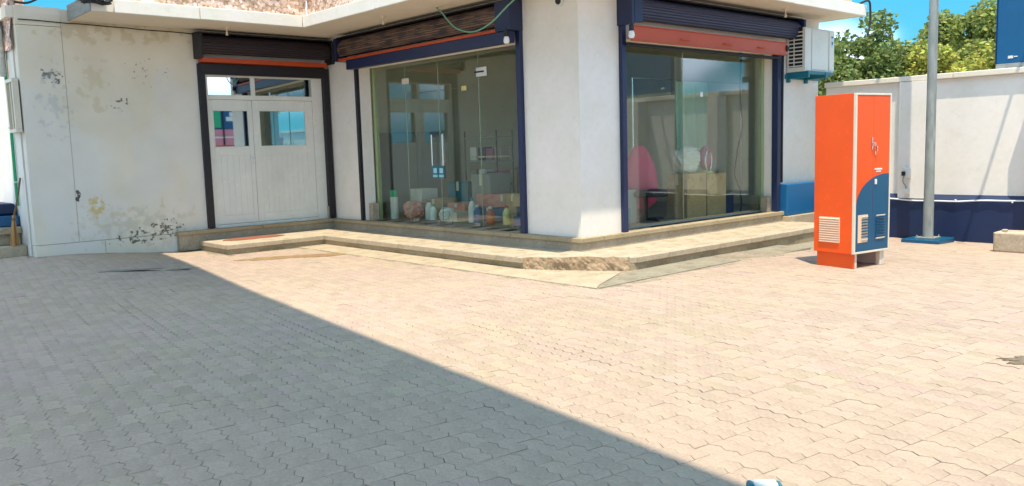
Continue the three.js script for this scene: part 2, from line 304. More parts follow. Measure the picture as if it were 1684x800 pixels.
W('wall', bx(DX, DX + 0.22, 2.93, WT, -12.56, -8.45), mat.wall);
W('corner_pillar', bx(DX, 8.70, 0.1, WT, -8.45, W2, 0.008), mat.wall);
W('wall', bx(8.70, 12.52, 2.90, WT, W2 - 0.22, W2), mat.wall);
W('wall', bx(12.52, 13.92, -0.2, WT, W2 - 0.22, W2), mat.wall);
// closed rooms behind the glass
W('room_wall', [bx(DX + 0.2, 14.1, 0.1, WT, -13.85, -13.6)], mat.room);
W('room_wall', [bx(13.85, 14.1, -0.2, WT, -13.6, W2 - 0.22)], mat.room);
W('room_floor', bx(DX + 0.05, 13.85, 0.1, 0.325, -13.6, W2 - 0.05), mat.floorin);
W('room_wall', [bx(LX + 0.004, LX + 0.2, 0.02, WT, -18, DZ - 0.2), bx(LX + 0.2, DX + 0.2, 0.02, WT, -18, -17.8), bx(DX, DX + 0.2, 0.02, WT, -17.8, DZ - 0.2)], mat.room);
W('room_floor', bx(LX + 0.2, DX, 0.1, 0.32, -17.8, DZ - 0.2), mat.floorin);
W('side_wall', bx(LX - 0.02, LX + 0.002, 0.0, WT, -18, DZ - 0.2), mat.wall);
// roof slab, fascia strips, rubble faced parapet
W('roof_slab', prism([[3.66, -12.5], [6.85, -12.5], [6.85, -6.71], [14.1, -6.71], [14.1, -18], [LX - 0.1, -18], [LX - 0.1, DZ - 0.02], [3.66, DZ - 0.02]], WT, 3.69), mat.soffit);
{
  const f = (x0, x1, z0, z1, dy = 0) => W('fascia', bx(x0, x1, WT - 0.012 + dy, 3.705 + dy, z0, z1, 0.012), mat.fascia);
  f(3.95, 5.15, -12.5, -12.47); f(5.158, 6.82, -12.5, -12.47, 0.004);
  f(6.82, 6.85, -12.47, -10.4); f(6.82, 6.85, -10.393, -8.5, 0.004); f(6.82, 6.85, -8.493, -6.68);
  f(6.852, 9.3, -6.71, -6.68, 0.004); f(9.307, 11.8, -6.71, -6.68); f(11.807, 14.13, -6.71, -6.68, -0.003);
  f(14.1, 14.13, -13, -6.712, 0);
}
W('eave_end', [bx(3.635, 3.655, 3.52, 3.74, -13.55, -12.48, 0.003), bx(3.66, 3.8, 3.70, 3.74, -12.75, -12.48, 0.01)], mat.galv);
function rough(ax, az, bx_, bz, y0, y1, amp, cell = 0.05, seed = 1) {   // uneven stone face from a to b, thick behind
  const len = Math.hypot(bx_ - ax, bz - az), nx = Math.max(2, Math.round(len / cell)), ny = Math.max(2, Math.round((y1 - y0) / cell));
  const ux = (bx_ - ax) / len, uz = (bz - az) / len, ox = -uz, oz = ux, P = [], I = [], U = [];
  for (let j = 0; j <= ny; j++) for (let i = 0; i <= nx; i++) {
    const s = i / nx * len, y = y0 + (y1 - y0) * j / ny, b = amp * (fbm(s * 9, y * 9, 3, 0, seed) - 0.5) * 2 + amp * 0.7 * (hsh(i, j, seed) - 0.5);
    P.push(ax + ux * s + ox * b, y + (j === ny ? amp * 2 * (fbm(s * 4, 3, 3, 0, seed + 4) - 0.5) : 0), az + uz * s + oz * b); U.push(s, y);
  }
  for (let j = 0; j < ny; j++) for (let i = 0; i < nx; i++) { const a = j * (nx + 1) + i, b = a + 1, c = a + nx + 1, d = c + 1; I.push(a, b, c, b, d, c); }
  const g = new THREE.BufferGeometry(); g.setAttribute('position', new THREE.Float32BufferAttribute(P, 3)); g.setAttribute('uv', new THREE.Float32BufferAttribute(U, 2)); g.setIndex(I); g.computeVertexNormals(); return g.toNonIndexed();
}
W('parapet', [rough(4.2, -12.62, 6.98, -12.62, 3.69, 4.5, 0.03, 0.05, 1), bx(3.6, 6.95, 3.69, 4.42, -12.9, -12.68)], mat.rubble, 'pinkish rubble faced parapet');
W('parapet', [rough(6.98, -12.62, 6.98, -6.84, 3.69, 4.5, 0.03, 0.05, 2), bx(7.04, 7.3, 3.69, 4.42, -12.6, -6.9)], mat.rubble, 'pinkish rubble faced parapet');
W('parapet', [rough(6.98, -6.84, 13.98, -6.84, 3.69, 3.84, 0.03, 0.05, 3), bx(7.04, 13.95, 3.69, 3.80, -7.2, -6.9)], mat.rubble, 'pinkish rubble faced parapet');
// plinth and steps
W('plinth', prism([[4.985, -13.5], [7.80, -13.5], [7.80, -7.35], [13.0, -7.35], [13.0, -7.6], [8.1, -7.6], [8.1, -13.7], [4.985, -13.7]], 0.02, 0.262), mat.concrete);
for (const [x0, x1, z0, z1] of [[4.965, 6.4, -13.6, -13.47], [6.405, 7.775, -13.6, -13.47], [7.775, 8.2, -13.6, -11.9], [7.775, 8.2, -11.895, -10.2], [7.775, 8.2, -10.195, -8.7], [7.775, 8.2, -8.695, -7.325], [8.205, 9.9, -7.7, -7.325], [9.905, 11.4, -7.7, -7.325], [11.405, 12.9, -7.7, -7.325]])
  W('plinth_slab', bx(x0, x1, 0.263, 0.325, z0, z1, 0.010), mat.stepedge);
{
  const S = (pts) => W('step_slab', prism(pts, 0.078, 0.155, 0.009), mat.tread);
  S([[5.30, -12.42], [6.955, -12.42], [6.955, -13.52], [5.30, -13.52]]);
  S([[6.96, -12.424], [7.82, -12.424], [7.82, -13.52], [6.96, -13.52]]);
  const zz = [-12.42, -11.2, -9.9, -8.7, -7.6];
  for (let i = 0; i < 4; i++) { const x = 6.962 + 0.004 * (i % 3); S([[x, zz[i] + 0.001], [x, zz[i + 1] - 0.004], [7.82, zz[i + 1] - 0.004], [7.82, zz[i] + 0.001]]); }
  S([[7.045, -7.598], [7.73, -6.52], [7.82, -6.47], [7.82, -7.598]]);
  const xx = [7.824, 9.0, 10.3, 11.5, 12.75];
  for (let i = 0; i < 4; i++) { const z = -6.458 + 0.004 * (i % 3); S([[xx[i], -7.36], [xx[i], z], [xx[i + 1] - 0.004, z], [xx[i + 1] - 0.004, -7.36]]); }
  W('step_base', prism([[5.33, -12.45], [6.99, -12.45], [7.015, -7.63], [7.15, -7.36], [7.85, -7.0], [12.72, -7.0], [12.72, -7.36], [7.85, -7.36], [7.85, -13.5], [5.33, -13.5]], -0.1, 0.077), mat.stepedge);
  W('step_base', prism([[7.70, -6.49], [12.72, -6.48], [12.72, -7.0], [7.70, -7.0]], -0.2, 0.0765), mat.stepedge);
  // broken stone face on the cut corner
    W('broken_corner', [rough(7.0, -7.61, 7.70, -6.485, -0.06, 0.153, 0.024, 0.02, 8)], mat.brokenstone, 'crumbling orange brown stone corner of the step');
}
// cement apron in front of the step
{
  const ap = setting('cement_apron');
  const A = (pts, m, dy = 0, n = 'apron_slab') => obj(n, prism(pts, -0.08, 0.006 + dy, 0.004), m, ap);
  A([[6.5, -12.42], [6.5, -9.6], [6.99, -9.6], [6.99, -12.42]], mat.apron);
  A([[6.5, -9.594], [6.5, -5.93], [6.72, -6.08], [7.55, -6.48], [6.99, -7.55], [6.99, -9.594]], mat.apron, 0.002);
  A([[6.53, -5.922], [6.74, -6.072], [7.66, -6.40], [9.2, -6.44], [9.2, -5.93]], mat.greystrip, 0.003);
  A([[9.204, -5.93], [9.204, -6.46], [11.0, -6.46], [11.0, -5.95]], mat.greystrip, -0.02);
  A([[11.004, -5.95], [11.004, -6.46], [12.7, -6.46], [12.7, -5.97]], mat.greystrip, -0.06);
}
// blue wall foot and cream footing right of the second glass front
W('blue_base', bx(12.66, 13.9, 0.25, 0.775, -7.425, -7.27, 0.02), mat.footblue, 'bright blue painted wall foot');
W('blue_base_footing', bx(12.64, 13.9, 0.02, 0.247, -7.43, -7.22, 0.01), mat.tread);
// jamb guides
const guide = (x0, x1, y0, y1, z0, z1, m) => W('shutter_guide', bx(x0, x1, y0, y1, z0, z1, 0.006), m);
guide(5.50, 5.61, 0.334, 3.0, DZ - 0.02, DZ + 0.06, mat.dark);
guide(7.745, 7.86, 0.334, 3.0, DZ - 0.02, DZ + 0.07, mat.dark);
guide(DX - 0.06, DX + 0.05, 0.328, 3.05, -12.63, -12.565, mat.dark);
guide(DX - 0.06, DX + 0.06, 0.328, 3.40, -8.53, -8.44, mat.navy);
guide(8.65, 8.735, 0.328, 3.40, W2 - 0.05, W2 + 0.06, mat.navy);
guide(12.50, 12.60, 0.328, 3.05, W2 - 0.05, W2 + 0.06, mat.navy);
// ---------------------------------------------------------------- rolling shutters
function shutter(x, y, z, turn, len, o) {   // local x along the wall, z out of it, origin at left bottom of the roll
  const g = partGroup('roller_shutter', shop, [x - 8, y, z + 9.5], turn, o.label);
  const n = o.n, h = o.h, dp = o.dp;
  for (let i = 0; i < n; i++) {   // slats wound round the drum
    const t0 = i / n, a0 = -0.75 + 2.1 * t0, am = a0 + 1.05 / n, cy = h / 2 + Math.sin(am) * h * 0.5, cz = 0.01 + Math.cos(am) * (dp - 0.02);
    const s = new RoundedBoxGeometry(len - 0.12, h * 1.02 / n, 0.03, 2, 0.012); s.rotateX(-am); s.translate(len / 2, cy, cz + (hsh(i, 3, o.seed) - 0.5) * 0.006); obj('slat', uvm(s), o.roll, g);
  }
  obj('drum', (() => { const c = new THREE.CylinderGeometry(h * 0.36, h * 0.36, len - 0.1, 16); c.rotateZ(Math.PI / 2); c.translate(len / 2, h / 2, dp * 0.42); return c; })(), mat.dark, g);
  obj('end_plate', bx(0, 0.055, -0.03, h + 0.01, 0, dp + 0.03, 0.006), o.end, g); obj('end_plate', bx(len - (o.wideEnd || 0.055), len, -0.03, h + 0.01, 0, dp + 0.03, 0.006), o.end, g);
  obj('cover', bx(0.0, len, h + 0.012, h + 0.03, 0, dp * 0.9, 0.004), mat.dark, g);
  for (const [nm, y0, y1, z0, z1, m, i0, i1] of o.bars) obj(nm, bx(i0, len - i1, y0, y1, z0, z1, 0.006), m, g);
  return g;
}
const s1 = shutter(5.46, 3.10, DZ, 0, 2.42, { n: 9, h: 0.35, dp: 0.24, roll: mat.plumroll, end: mat.dark, seed: 1, label: 'dark plum rolling shutter with a red bottom bar above the white door', bars: [['bottom_bar', -0.085, -0.012, 0.03, 0.20, mat.red, 0.06, 0.12], ['lintel', -0.27, -0.088, 0.0, 0.07, mat.dark, 0.07, 0.1]] });
const s2 = shutter(DX, 3.09, -12.95, -Math.PI / 2, 4.52, { n: 12, h: 0.35, dp: 0.21, roll: mat.rustroll, end: mat.navy, wideEnd: 0.3, seed: 2, nn: 1, label: 'weathered brown slatted rolling shutter with a dark blue valance', bars: [['bottom_bar', -0.03, 0.01, 0.05, 0.225, mat.red, 0.1, 0.06], ['valance', -0.19, -0.033, 0.10, 0.21, mat.navy, 0.33, 0.06]] });
const s3 = shutter(8.62, 3.08, W2, 0, 4.40, { n: 10, h: 0.35, dp: 0.23, roll: mat.navyroll, end: mat.navy, seed: 3, label: 'navy rolling shutter with a wide orange red bottom bar', bars: [['lintel', -0.285, -0.25, 0.0, 0.12, mat.dark, 0.08, 0.5]] });
{
  obj('bottom_bar', bx(0.03, 3.86, -0.235, -0.045, 0.20, 0.225, 0.008), mat.red, s3);
  obj('bottom_bar_lip', [bx(0.03, 3.86, -0.243, -0.228, 0.205, 0.245, 0.004), bx(0.03, 3.86, -0.05, -0.036, 0.205, 0.24, 0.004)], mat.red, s3);
  for (const hx of [1.05, 2.1, 3.0]) obj('pull_handle', [tube([[hx, -0.16, 0.225], [hx + 0.02, -0.165, 0.255], [hx + 0.2, -0.165, 0.255], [hx + 0.22, -0.16, 0.225]], 0.008, 16, 6)], mat.red, s3);
  obj('end_plate', bx(0.06, 0.22, 0.0, 0.36, 0.2, 0.262, 0.006), mat.navy, s3);
  obj('chain_wheel', (() => { const c = new THREE.CylinderGeometry(0.055, 0.055, 0.05, 14); c.rotateZ(Math.PI / 2); c.translate(3.86, -0.13, 0.2); return c; })(), mat.dark, s3);
}
// ---------------------------------------------------------------- white double door
{
  const d = partGroup('entrance_door', shop, [5.61 - 8, 0.335, DZ - 0.06 + 9.5], 0, 'white double door with glazed upper panels and a glazed transom');
  const wd = 2.135, tm = 2.10, top = 2.50;
  obj('door_frame', [bx(0, 0.055, 0, top, -0.03, 0.05), bx(wd - 0.20, wd, 0, top, -0.03, 0.05), bx(0.055, wd - 0.2, top - 0.03, top, -0.03, 0.05), bx(0.055, wd - 0.2, tm, tm + 0.075, -0.03, 0.05), bx(0.80, 0.87, tm + 0.075, top - 0.03, -0.03, 0.05), bx(0.055, wd - 0.2, -0.005, 0.035, -0.05, 0.05)], mat.frame, d);
  const glass = (x0, x1, y0, y1) => { const g = bx(-(x1 - x0) / 2, (x1 - x0) / 2, y0, y1, -0.003, 0.003, 0); g.rotateY(-0.068); g.translate((x0 + x1) / 2, 0, -0.004); return obj('pane', g, mat.mirrorglass, d); };   // panes bedded slightly out of true
  glass(0.056, 0.799, tm + 0.076, top - 0.031); glass(0.871, wd - 0.201, tm + 0.076, top - 0.031);
  for (const [x0, x1, wx0, wx1] of [[0.058, 0.797, 0.11, 0.725], [0.803, wd - 0.204, 0.915, 1.79]]) {
    const wy0 = 1.315, wy1 = 1.93, y0 = 0.04, y1 = tm - 0.004;
    obj('leaf', [bx(x0, wx0, y0, y1, -0.015, 0.035), bx(wx1, x1, y0, y1, -0.015, 0.035), bx(wx0, wx1, wy1, y1, -0.015, 0.035), bx(wx0, wx1, wy0 - 0.13, wy0, -0.015, 0.035), bx(wx0, wx1, y0, y0 + 0.14, -0.015, 0.035)], mat.frame, d);
    glass(wx0 - 0.004, wx1 + 0.004, wy0 - 0.004, wy1 + 0.004);
    obj('glazing_bead', [bx(wx0, wx0 + 0.015, wy0, wy1, 0.029, 0.039), bx(wx1 - 0.015, wx1, wy0, wy1, 0.029, 0.039), bx(wx0 + 0.015, wx1 - 0.015, wy0, wy0 + 0.015, 0.029, 0.039), bx(wx0 + 0.015, wx1 - 0.015, wy1 - 0.015, wy1, 0.029, 0.039)], mat.frame, d);
    const nb = Math.round((wx1 - wx0) / 0.095), bw = (wx1 - wx0) / nb;
    for (let i = 0; i < nb; i++) obj('board', bx(wx0 + i * bw + 0.0006, wx0 + (i + 1) * bw - 0.0006, y0 + 0.14, wy0 - 0.13, -0.004, 0.022, 0.0025), mat.frame, d);
  }
  obj('handle', [bx(0.755, 0.785, 1.02, 1.16, 0.035, 0.045), bx(0.76, 0.78, 1.08, 1.10, 0.045, 0.085), bx(0.68, 0.78, 1.078, 1.102, 0.075, 0.09)], mat.frame, d);
  obj('corner_post', bx(wd - 0.02, wd + 0.03, 0, 0.22, 0.055, 0.10), mat.concrete, d);
}
// ---------------------------------------------------------------- glass fronts
{
  const GX = 8.15, g = partGroup('glass_front', shop, [GX - 8, 0.327, -12.56 + 9.5], 0, 'frameless glass shopfront with a double glass door and steel pull handles');
  const P = (z0, z1, y0, y1, dx = 0) => obj('pane', bx(dx, dx + 0.01, y0, y1, z0 + 12.56, z1 + 12.56, 0), mat.glass, g);
  P(-12.5, -11.60, 0.01, 2.60); P(-11.59, -10.715, 0.02, 2.1, 0.002); P(-10.705, -9.72, 0.02, 2.1, 0.002); P(-9.71, -8.46, 0.01, 2.60); P(-11.59, -9.72, 2.11, 2.60, 0.001);
  obj('edge_strip', bx(-0.02, 0.05, 0.0, 2.6, -0.002, 0.055), mat.glassedge, g);
  for (const z of [-11.595, -10.71, -9.715]) obj('pane_seal', bx(-0.001, 0.012, 0.02, 2.6, z + 12.56 - 0.004, z + 12.56 + 0.004, 0), M(0.30, 0.36, 0.27, 0.3), g);
  for (const z of [-11.45, -10.85, -10.55, -9.85]) obj('patch_fitting', bx(-0.012, 0.024, 0.0, 0.05, z + 12.56 - 0.07, z + 12.56 + 0.07, 0.004), mat.steel, g);
  for (const z of [-10.86, -10.71 + 0.15 - 0.02]) {
    const zz = z + 12.56; obj('pull_handle', [cyl(-0.055, 0.93, 1.42, zz, 0.014, 0.014, 10), (() => { const c = new THREE.CylinderGeometry(0.008, 0.008, 0.06, 8); c.rotateZ(Math.PI / 2); c.translate(-0.028, 1.36, zz); return c; })(), (() => { const c = new THREE.CylinderGeometry(0.008, 0.008, 0.06, 8); c.rotateZ(Math.PI / 2); c.translate(-0.028, 0.99, zz); return c; })()], mat.steel, g);
  }
  obj('pull_handle', cyl(0.06, 0.93, 1.44, 12.56 - 10.71, 0.012, 0.012, 10), mat.steel, g);
  // sign stickers on the meeting doors
  for (const z of [-10.86, -10.70]) {
    const zz = z + 12.56, st = obj('sticker', bx(-0.006, -0.002, 0.73, 0.925, zz - 0.075, zz + 0.078, 0), mat.teal, g, 'teal square sticker with a pale block');
    void st; obj('sticker_print', bx(-0.0085, -0.0065, 0.81, 0.89, zz - 0.045, zz + 0.045, 0), M(0.35, 0.62, 0.72, 0.5), g); obj('sticker_print', bx(-0.0085, -0.0065, 0.745, 0.785, zz - 0.06, zz + 0.06, 0), M(0.30, 0.55, 0.62, 0.5), g);
  }
  obj('sticker', bx(-0.006, -0.002, 2.24, 2.37, -9.76 + 12.56, -9.52 + 12.56, 0), mat.white, g, 'white rectangular sticker near the top of the glass');
  obj('sticker_print', bx(-0.0085, -0.0065, 2.295, 2.32, -9.80 + 12.56, -9.58 + 12.56, 0), mat.dark, g);
  obj('sticker', bx(-0.006, -0.002, 2.27, 2.36, -11.68 + 12.56, -11.48 + 12.56, 0), mat.cream, g);
  obj('sticker', bx(-0.006, -0.002, 2.06, 2.13, -10.12 + 12.56, -10.0 + 12.56, 0), mat.yellow, g);
}
{
  const GZ = -7.64, g = partGroup('glass_front', shop, [8.70 - 8, 0.327, GZ + 9.5], 0, 'wide fixed glass shopfront to the right of the corner pillar');
  const P = (x0, x1) => obj('pane', bx(x0, x1, 0.01, 2.57, 0, 0.01, 0), mat.glass, g);
  P(0.01, 1.62); P(1.628, 3.745);
  obj('edge_strip', bx(3.75, 3.815, 0, 2.57, -0.05, 0.02), mat.glassedge, g);
  obj('pane_seal', bx(1.62, 1.628, 0.01, 2.57, -0.001, 0.012, 0), M(0.30, 0.36, 0.27, 0.3), g);
  obj('sill_channel', bx(0.0, 3.75, 0, 0.02, -0.015, 0.03, 0.003), mat.greymetal, g);
  obj('sticker', bx(2.05, 2.12, 1.86, 1.93, 0.011, 0.014, 0), mat.white, g);
}
// inner posts standing by the glass reveals
W('reveal_post', bx(DX + 0.07, DX + 0.2, 0.328, 0.62, -12.556, -12.44), mat.concrete);
W('reveal_post', bx(12.40, 12.5, 0.328, 0.58, W2 - 0.19, W2 - 0.06), mat.concrete);
// soffit hooks
for (const [x, z] of [[5.80, -13.05], [7.28, -10.86], [12.22, -7.07]]) W('soffit_hook', [cyl(x, 3.44, 3.528, z, 0.012, 0.012, 8), cyl(x, 3.50, 3.529, z, 0.02, 0.06, 12), cyl(x, 3.40, 3.45, z, 0.022, 0.014, 10)], mat.cream);
console.log('shell done');
// ---------------------------------------------------------------- boundary wall on the right
{
  const b = thing('boundary_wall', 'white boundary wall with navy painted foot behind the lamp post and orange cabinet', 'wall', [14, -0.2, 0]);
  const Z0 = -7.3, Z1 = 9.5;
  objw('wall_face', bx(BX, BX + 0.2, -0.2, 2.37, Z0, Z1, 0.004), mat.wall, b);
  for (let z = Z0; z < Z1 - 0.1; z += 2.1) objw('coping', bx(BX - 0.07, BX + 0.27, 2.371, 2.455 + 0.006 * (hsh(Math.round(z * 10), 1, 3) - 0.5), z, Math.min(z + 2.094, Z1), 0.012), mat.soffit, b);
  for (const [z, w] of [[-6.0, 0.42], [-1.4, 0.42], [2.6, 0.42], [6.6, 0.42]]) objw('pilaster', bx(BX - 0.09, BX - 0.001, 0.5, 2.365, z, z + w, 0.006), mat.wall, b);
  objw('gate_pillar', bx(13.66, BX - 0.001, -0.2, 2.368, -4.05, -3.55, 0.008), mat.wall, b);
  const s = new THREE.Shape([[0, 0], [0.1, 0], [0.1, 0.79], [0.0, 0.70]].map((p) => new THREE.Vector2(...p)));
  for (const [z0, z1] of [[Z0, -4.056], [-3.545, Z1]]) { const g = new THREE.ExtrudeGeometry(s, { depth: z1 - z0, bevelEnabled: false }); g.translate(BX - 0.101, -0.22, z0); objw('painted_foot', uvm(g), mat.basblue, b, 'navy blue painted foot of the wall with a sloped top'); }
}
{
  const pts = []; for (let i = 0; i <= 60; i++) { const z = -6.9 + i * 0.055; pts.push([BX - 0.125 - 0.005 * Math.sin(i), 0.488 + 0.018 * Math.sin(z * 2.6) + 0.004 * Math.sin(z * 9), z]); }
  const h = thing('garden_hose', 'thin white pipe running along the top of the navy wall foot', 'hose', [13.84, 0.48, -5]);
  objw('pipe', tube(pts, 0.012, 160, 8), mat.hose, h);
  for (const z of [-6.3, -5.1, -4.3]) objw('clip', bx(BX - 0.14, BX - 0.1, 0.47, 0.505, z, z + 0.02), mat.hose, h);
}
{
  const m = thing('meter_box', 'small white outlet box with a black plug and hanging lead on the boundary wall', 'meter box', [BX - 0.13, 0.56, -5.86]);
  objw('box', bx(BX - 0.17, BX - 0.092, 0.83, 1.0, -5.9, -5.78, 0.02), mat.white, m);
  objw('plug', bx(BX - 0.20, BX - 0.172, 0.87, 0.94, -5.9, -5.84, 0.01), mat.black, m);
  objw('lead', tube([[BX - 0.185, 0.87, -5.86], [BX - 0.17, 0.78, -5.88], [BX - 0.12, 0.68, -5.85], [BX - 0.12, 0.58, -5.86]], 0.009, 20, 6), mat.galv, m);
  objw('base', bx(BX - 0.15, BX - 0.092, 0.575, 0.66, -5.88, -5.8, 0.008), mat.white, m);
}
{
  const s = thing('sign_board', 'tall blue sign board standing on the boundary wall coping', 'sign', [14.08, 2.46, -3.6]);
  objw('panel', bx(14.0, 14.1, 2.53, 4.3, -4.63, -2.4, 0.01), mat.signblue, s);
  objw('bottom_rail', bx(13.985, 14.115, 2.458, 2.529, -4.63, -2.4, 0.006), mat.galv, s);
  objw('side_strip', bx(13.99, 14.105, 2.53, 4.3, -4.645, -4.632, 0.003), M(0.003, 0.045, 0.15, 0.4), s);
  objw('white_mark', [bx(13.994, 13.998, 2.60, 2.64, -4.47, -4.40, 0), bx(13.994, 13.998, 2.615, 2.63, -4.39, -4.34, 0)], mat.white, s);
  objw('stay_rod', [tube([[14.0, 4.0, -3.9], [13.4, 4.0, -3.9], [12.7, 4.0, -3.9]], 0.024, 6, 8)], mat.galv, s);
}
// ---------------------------------------------------------------- lamp post
{
  const p = thing('lamp_post', 'grey steel lamp post on a blue concrete pad in front of the boundary wall', 'lamp post', [13.35, H(13.35, -5.29) - 0.01, -5.29]);
  obj('pad', bx(-0.31, 0.30, -0.02, 0.075, -0.28, 0.28, 0.015), mat.cabblue, p);
  obj('base_plate', bx(-0.14, 0.14, 0.076, 0.094, -0.14, 0.14, 0.003), mat.galv, p);
  for (const [x, z] of [[-1, -1], [1, -1], [-1, 1], [1, 1]]) obj('bolt', cyl(x * 0.115, 0.094, 0.125, z * 0.115, 0.012, 0.012, 6), mat.steel, p);
  obj('pole', cyl(0, 0.094, 6.6, 0, 0.075, 0.055, 20), mat.galv, p);
  obj('arm', tube([[0, 6.5, 0], [-0.3, 6.75, 0], [-1.0, 6.85, 0]], 0.03, 14, 8), mat.galv, p);
  obj('lamp_head', [bx(-1.45, -0.95, 6.8, 6.88, -0.12, 0.12, 0.03)], mat.galv, p);
}
// ---------------------------------------------------------------- orange cabinet
{
  const c = thing('metal_cabinet', 'tall orange steel cabinet with a blue curved panel on its double doors', 'cabinet', [9.645, 0, -4.70], -0.171);
  const w = 0.33, d = 0.275, y0 = 0.172, y1 = 2.0;
  obj('body', [bx(-w + 0.012, w - 0.012, y0 + 0.01, y1 - 0.01, -d, d - 0.02, 0.006)], mat.orange, c);
  obj('side_panel', bx(-w, -w + 0.011, y0, y1, -d, d - 0.035, 0.004), mat.orange, c);
  obj('side_panel', bx(w - 0.011, w, y0, y1, -d, d - 0.035, 0.004), mat.orange, c);
  obj('front_frame', [bx(-w, -w + 0.026, y0, y1, d - 0.034, d, 0.004), bx(w - 0.022, w, y0, y1, d - 0.034, d, 0.004), bx(-w + 0.026, w - 0.022, y1 - 0.022, y1, d - 0.034, d, 0.004), bx(-w + 0.026, w - 0.022, y0, y0 + 0.024, d - 0.034, d, 0.004)], mat.cream, c);
  const L = -w + 0.028, R = w - 0.024, B = y0 + 0.026, Tp = y1 - 0.024, mid = 0.0;
  const arc = (u) => 0.70 + 0.38 * Math.sqrt(1 - (1 - u) ** 2.2);
  for (const [a, b, vx0, vx1] of [[L, mid - 0.0015, -0.265, -0.085], [mid + 0.0015, R, 0.06, 0.235]]) {
    const leaf = obj('door', bx(a, b, B, Tp, d - 0.019, d - 0.006, 0.002), mat.orange, c);
    const pts = [[a + 0.001, B + 0.001]]; pts.push([b - 0.001, B + 0.001]); for (let i = 0; i <= 20; i++) { const x = b - 0.001 + (a - b + 0.002) * i / 20; pts.push([x, arc(cl((x - L) / (R - L), 0.0, 1))]); }
    const sh = new THREE.Shape(pts.map((p) => new THREE.Vector2(...p))); const g = new THREE.ExtrudeGeometry(sh, { depth: 0.0025, bevelEnabled: false }); g.translate(0, 0, d - 0.0055); obj('blue_panel', uvm(g), mat.cabblue, leaf);
    const v0 = 0.30, v1 = 0.62; obj('vent_plate', bx(vx0, vx1, v0, v1, d - 0.0025, d - 0.0005, 0), a < -0.1 ? mat.vent : mat.cabblue, leaf);
    for (let i = 0; i < 9; i++) { const s = bx(-(vx1 - vx0) / 2 * (a < -0.1 ? 0.62 : 0.95), (vx1 - vx0) / 2 * (a < -0.1 ? 0.62 : 0.95), -0.010, 0.010, -0.002, 0.002, 0); s.rotateX(0.7); s.translate((vx0 + vx1) / 2 + (a < -0.1 ? 0.03 : 0), v0 + 0.03 + i * 0.033, d + 0.004); obj('louvre', s, i % 8 === 0 ? mat.cream : mat.cabblue, leaf); }
  }
  obj('handle', [bx(-0.035, -0.018, 1.36, 1.50, d - 0.005, d + 0.006, 0.003), bx(-0.033, -0.02, 1.40, 1.44, d + 0.006, d + 0.024, 0.003)], mat.steel, c);
  obj('handle', [bx(0.022, 0.04, 1.30, 1.44, d - 0.005, d + 0.006, 0.003), bx(0.024, 0.038, 1.34, 1.40, d + 0.006, d + 0.03, 0.003)], mat.steel, c);
  obj('name_plate', [bx(0.03, 0.17, 1.125, 1.145, d - 0.005, d - 0.002, 0), bx(0.06, 0.15, 1.10, 1.115, d - 0.005, d - 0.002, 0)], mat.white, c);
  obj('lock', bx(0.03, 0.06, 0.96, 1.02, d - 0.004, d + 0.012, 0.004), mat.white, c);
  obj('side_vent', bx(-w - 0.002, -w - 0.0005, 0.29, 0.59, -0.20, 0.085, 0), mat.vent, c);
  for (let i = 0; i < 11; i++) { const s = bx(-0.002, 0.002, -0.009, 0.009, -0.138, 0.138, 0); s.rotateZ(-0.7); s.translate(-w - 0.007, 0.305 + i * 0.027, -0.057); obj('louvre', s, mat.vent, c); }
  obj('plinth_side', bx(-w + 0.035, -w + 0.06, 0, y0, -d + 0.02, d - 0.03, 0.003), mat.orange, c);
  obj('plinth_side', bx(w - 0.08, w - 0.055, 0, y0, -d + 0.02, d - 0.03, 0.003), mat.cream, c);
  obj('foot', bx(-w + 0.061, -w + 0.10, 0, y0, d - 0.09, d - 0.032, 0.004), mat.cream, c); obj('foot', bx(w - 0.13, w - 0.081, 0, y0, d - 0.09, d - 0.032, 0.004), mat.cream, c);
  obj('plinth_back', bx(-w + 0.061, w - 0.081, 0, y0, -d + 0.02, -d + 0.04, 0.003), mat.cream, c);
}
